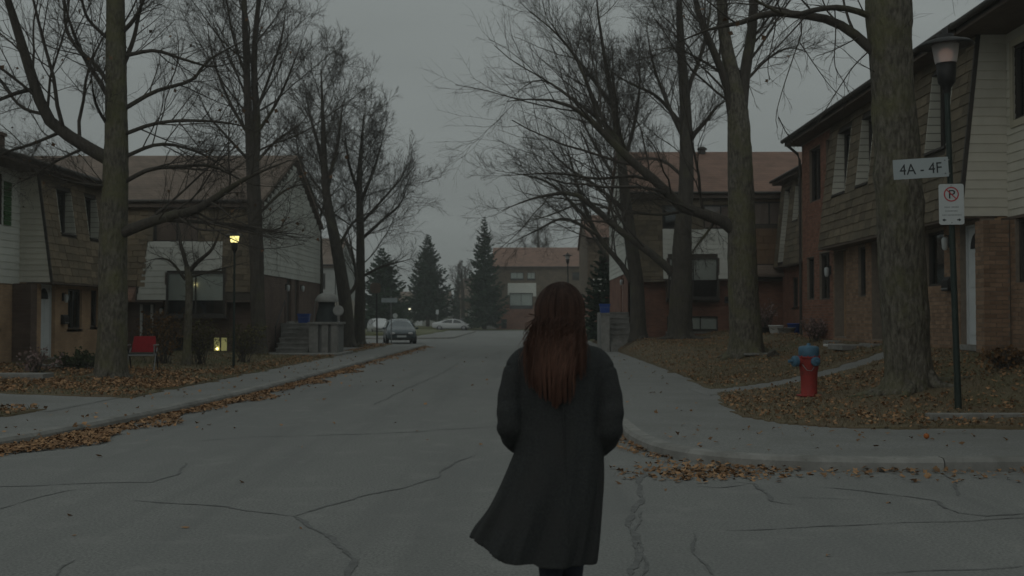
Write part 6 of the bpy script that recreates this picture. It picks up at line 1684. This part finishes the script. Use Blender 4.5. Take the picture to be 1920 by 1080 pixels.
# hair: scalp cap and locks
M['hair'] = mk('hair', (.031, .020, .017), (.052, .033, .027), 40, .7, stretch=(1, 1, .05), island=.4, spec=.15)
t = M['hair'].node_tree; b_ = t.nodes['Principled BSDF']; src = b_.inputs['Base Color'].links[0].from_socket
g_ = t.nodes.new('ShaderNodeNewGeometry'); sp_ = t.nodes.new('ShaderNodeSeparateXYZ'); t.links.new(g_.outputs['Position'], sp_.inputs[0])
mr_ = t.nodes.new('ShaderNodeMapRange'); mr_.inputs[1].default_value = 1.66; mr_.inputs[2].default_value = 1.14; t.links.new(sp_.outputs[2], mr_.inputs[0])
mxh = t.nodes.new('ShaderNodeMixRGB'); mxh.blend_type = 'MULTIPLY'; mxh.inputs[2].default_value = (3.7, 2.95, 2.5, 1); t.links.new(mr_.outputs[0], mxh.inputs[0]); t.links.new(src, mxh.inputs[1]); t.links.new(mxh.outputs[0], b_.inputs['Base Color'])
hg = np.random.default_rng(5)
n = 6200; K = 16
phi = hg.uniform(-1.95, 1.95, n); start = hg.uniform(.05, .5, n); lay = hg.uniform(.90, 1.02, n)
pol = np.linspace(0, 1, 8)[None] * (1.75 - start[:, None]) + start[:, None]
rx, ry, rz_ = .118, .13, .135; hc = np.array([0, .0, 1.532])
Q = np.empty((n, K, 3))
part_x = .01
for k_ in range(8):
    p_ = pol[:, k_]; Q[:, k_, 0] = hc[0] + lay * rx * np.sin(p_) * np.sin(phi) + part_x * (1 - np.sin(p_)); Q[:, k_, 1] = hc[1] - lay * ry * np.sin(p_) * np.cos(phi); Q[:, k_, 2] = hc[2] + lay * rz_ * np.cos(p_)
# where each lock ends up on the back of the coat: most swept to the left of the spine
u = (phi + 2.45) / 4.9
main = phi < 1.45
xt = np.where(main, -.185 + .225 * np.clip((phi + 2.45) / 3.9, 0, 1) ** .95, .05 + .085 * np.clip((phi - 1.45) / 1.0, 0, 1))
xt = xt + hg.normal(0, .016, n)
clump = np.round(xt / .019) * .019
cl_l = np.sin(clump * 311.0) * .03 + np.sin(clump * 97.0 + 1) * .02
zt_ = np.where(main, 1.075 + 1.9 * np.abs(xt + .03) ** 1.4 + cl_l * .5 + np.abs(hg.normal(0, .11, n)), 1.25 + cl_l + np.abs(hg.normal(0, .05, n)))
yb = -.155 + .42 * np.clip(np.abs(xt) - .12, 0, 1) - .012 * hg.random(n)
x7, y7, z7 = Q[:, 7, 0].copy(), Q[:, 7, 1].copy(), Q[:, 7, 2].copy()
for k_ in range(8, K):
    f_ = (k_ - 7) / (K - 8); e_ = f_ * f_ * (3 - 2 * f_)
    Q[:, k_, 0] = x7 + (xt + (clump - xt) * .25 * f_ + hg.normal(0, .0012, n) - x7) * np.minimum(1, e_ * 1.25) + .004 * np.sin(f_ * 5 + clump * 60)
    Q[:, k_, 1] = y7 + (np.minimum(yb, y7 + .2) - y7) * np.minimum(1, f_ * 1.9) - .018 * np.sin(f_ * math.pi) * (np.abs(phi) < 1.4)
    Q[:, k_, 2] = z7 + (zt_ - z7) * f_
RRh = hg.uniform(.0008, .0018, n)[:, None] * np.r_[np.full(K - 4, 1.0), .9, .75, .5, .2][None]
cap_parts = [ell((0, -.004, 1.535), (.104, .114, .120), 28, 18), ell((0, -.06, 1.44), (.105, .05, .13), 20, 14)]
cap_o = skin_blob('hair', cap_parts, .008, M['hair'], person, 4)
V, F = tubes(Q, RRh, 3); me = bpy.data.meshes.new('hair_locks'); setmesh(me, V, F); me.polygons.foreach_set('use_smooth', np.ones(len(F), dtype=bool))
lk = link('hair_locks', me, M['hair'], person); lk['kind'] = 'stuff'
# ------------------------------------------------------------------ thin haze volume, added to lift the darks in the distance
hz = MB().box(-470, 470, -80, 720, -1.1, 24).build('haze', None)
hm = bpy.data.materials.new('haze'); hm.use_nodes = True; ht = hm.node_tree; ht.nodes.clear()
ho = ht.nodes.new('ShaderNodeOutputMaterial'); hv = ht.nodes.new('ShaderNodeVolumePrincipled')
hv.inputs['Color'].default_value = (.9, .93, .92, 1); hv.inputs['Density'].default_value = .0010; hv.inputs['Anisotropy'].default_value = .1
ht.links.new(hv.outputs[0], ho.inputs['Volume'])
hz.data.materials.append(hm)
tag(hz, 'thin grey damp air over the whole street', 'haze', kind='stuff')
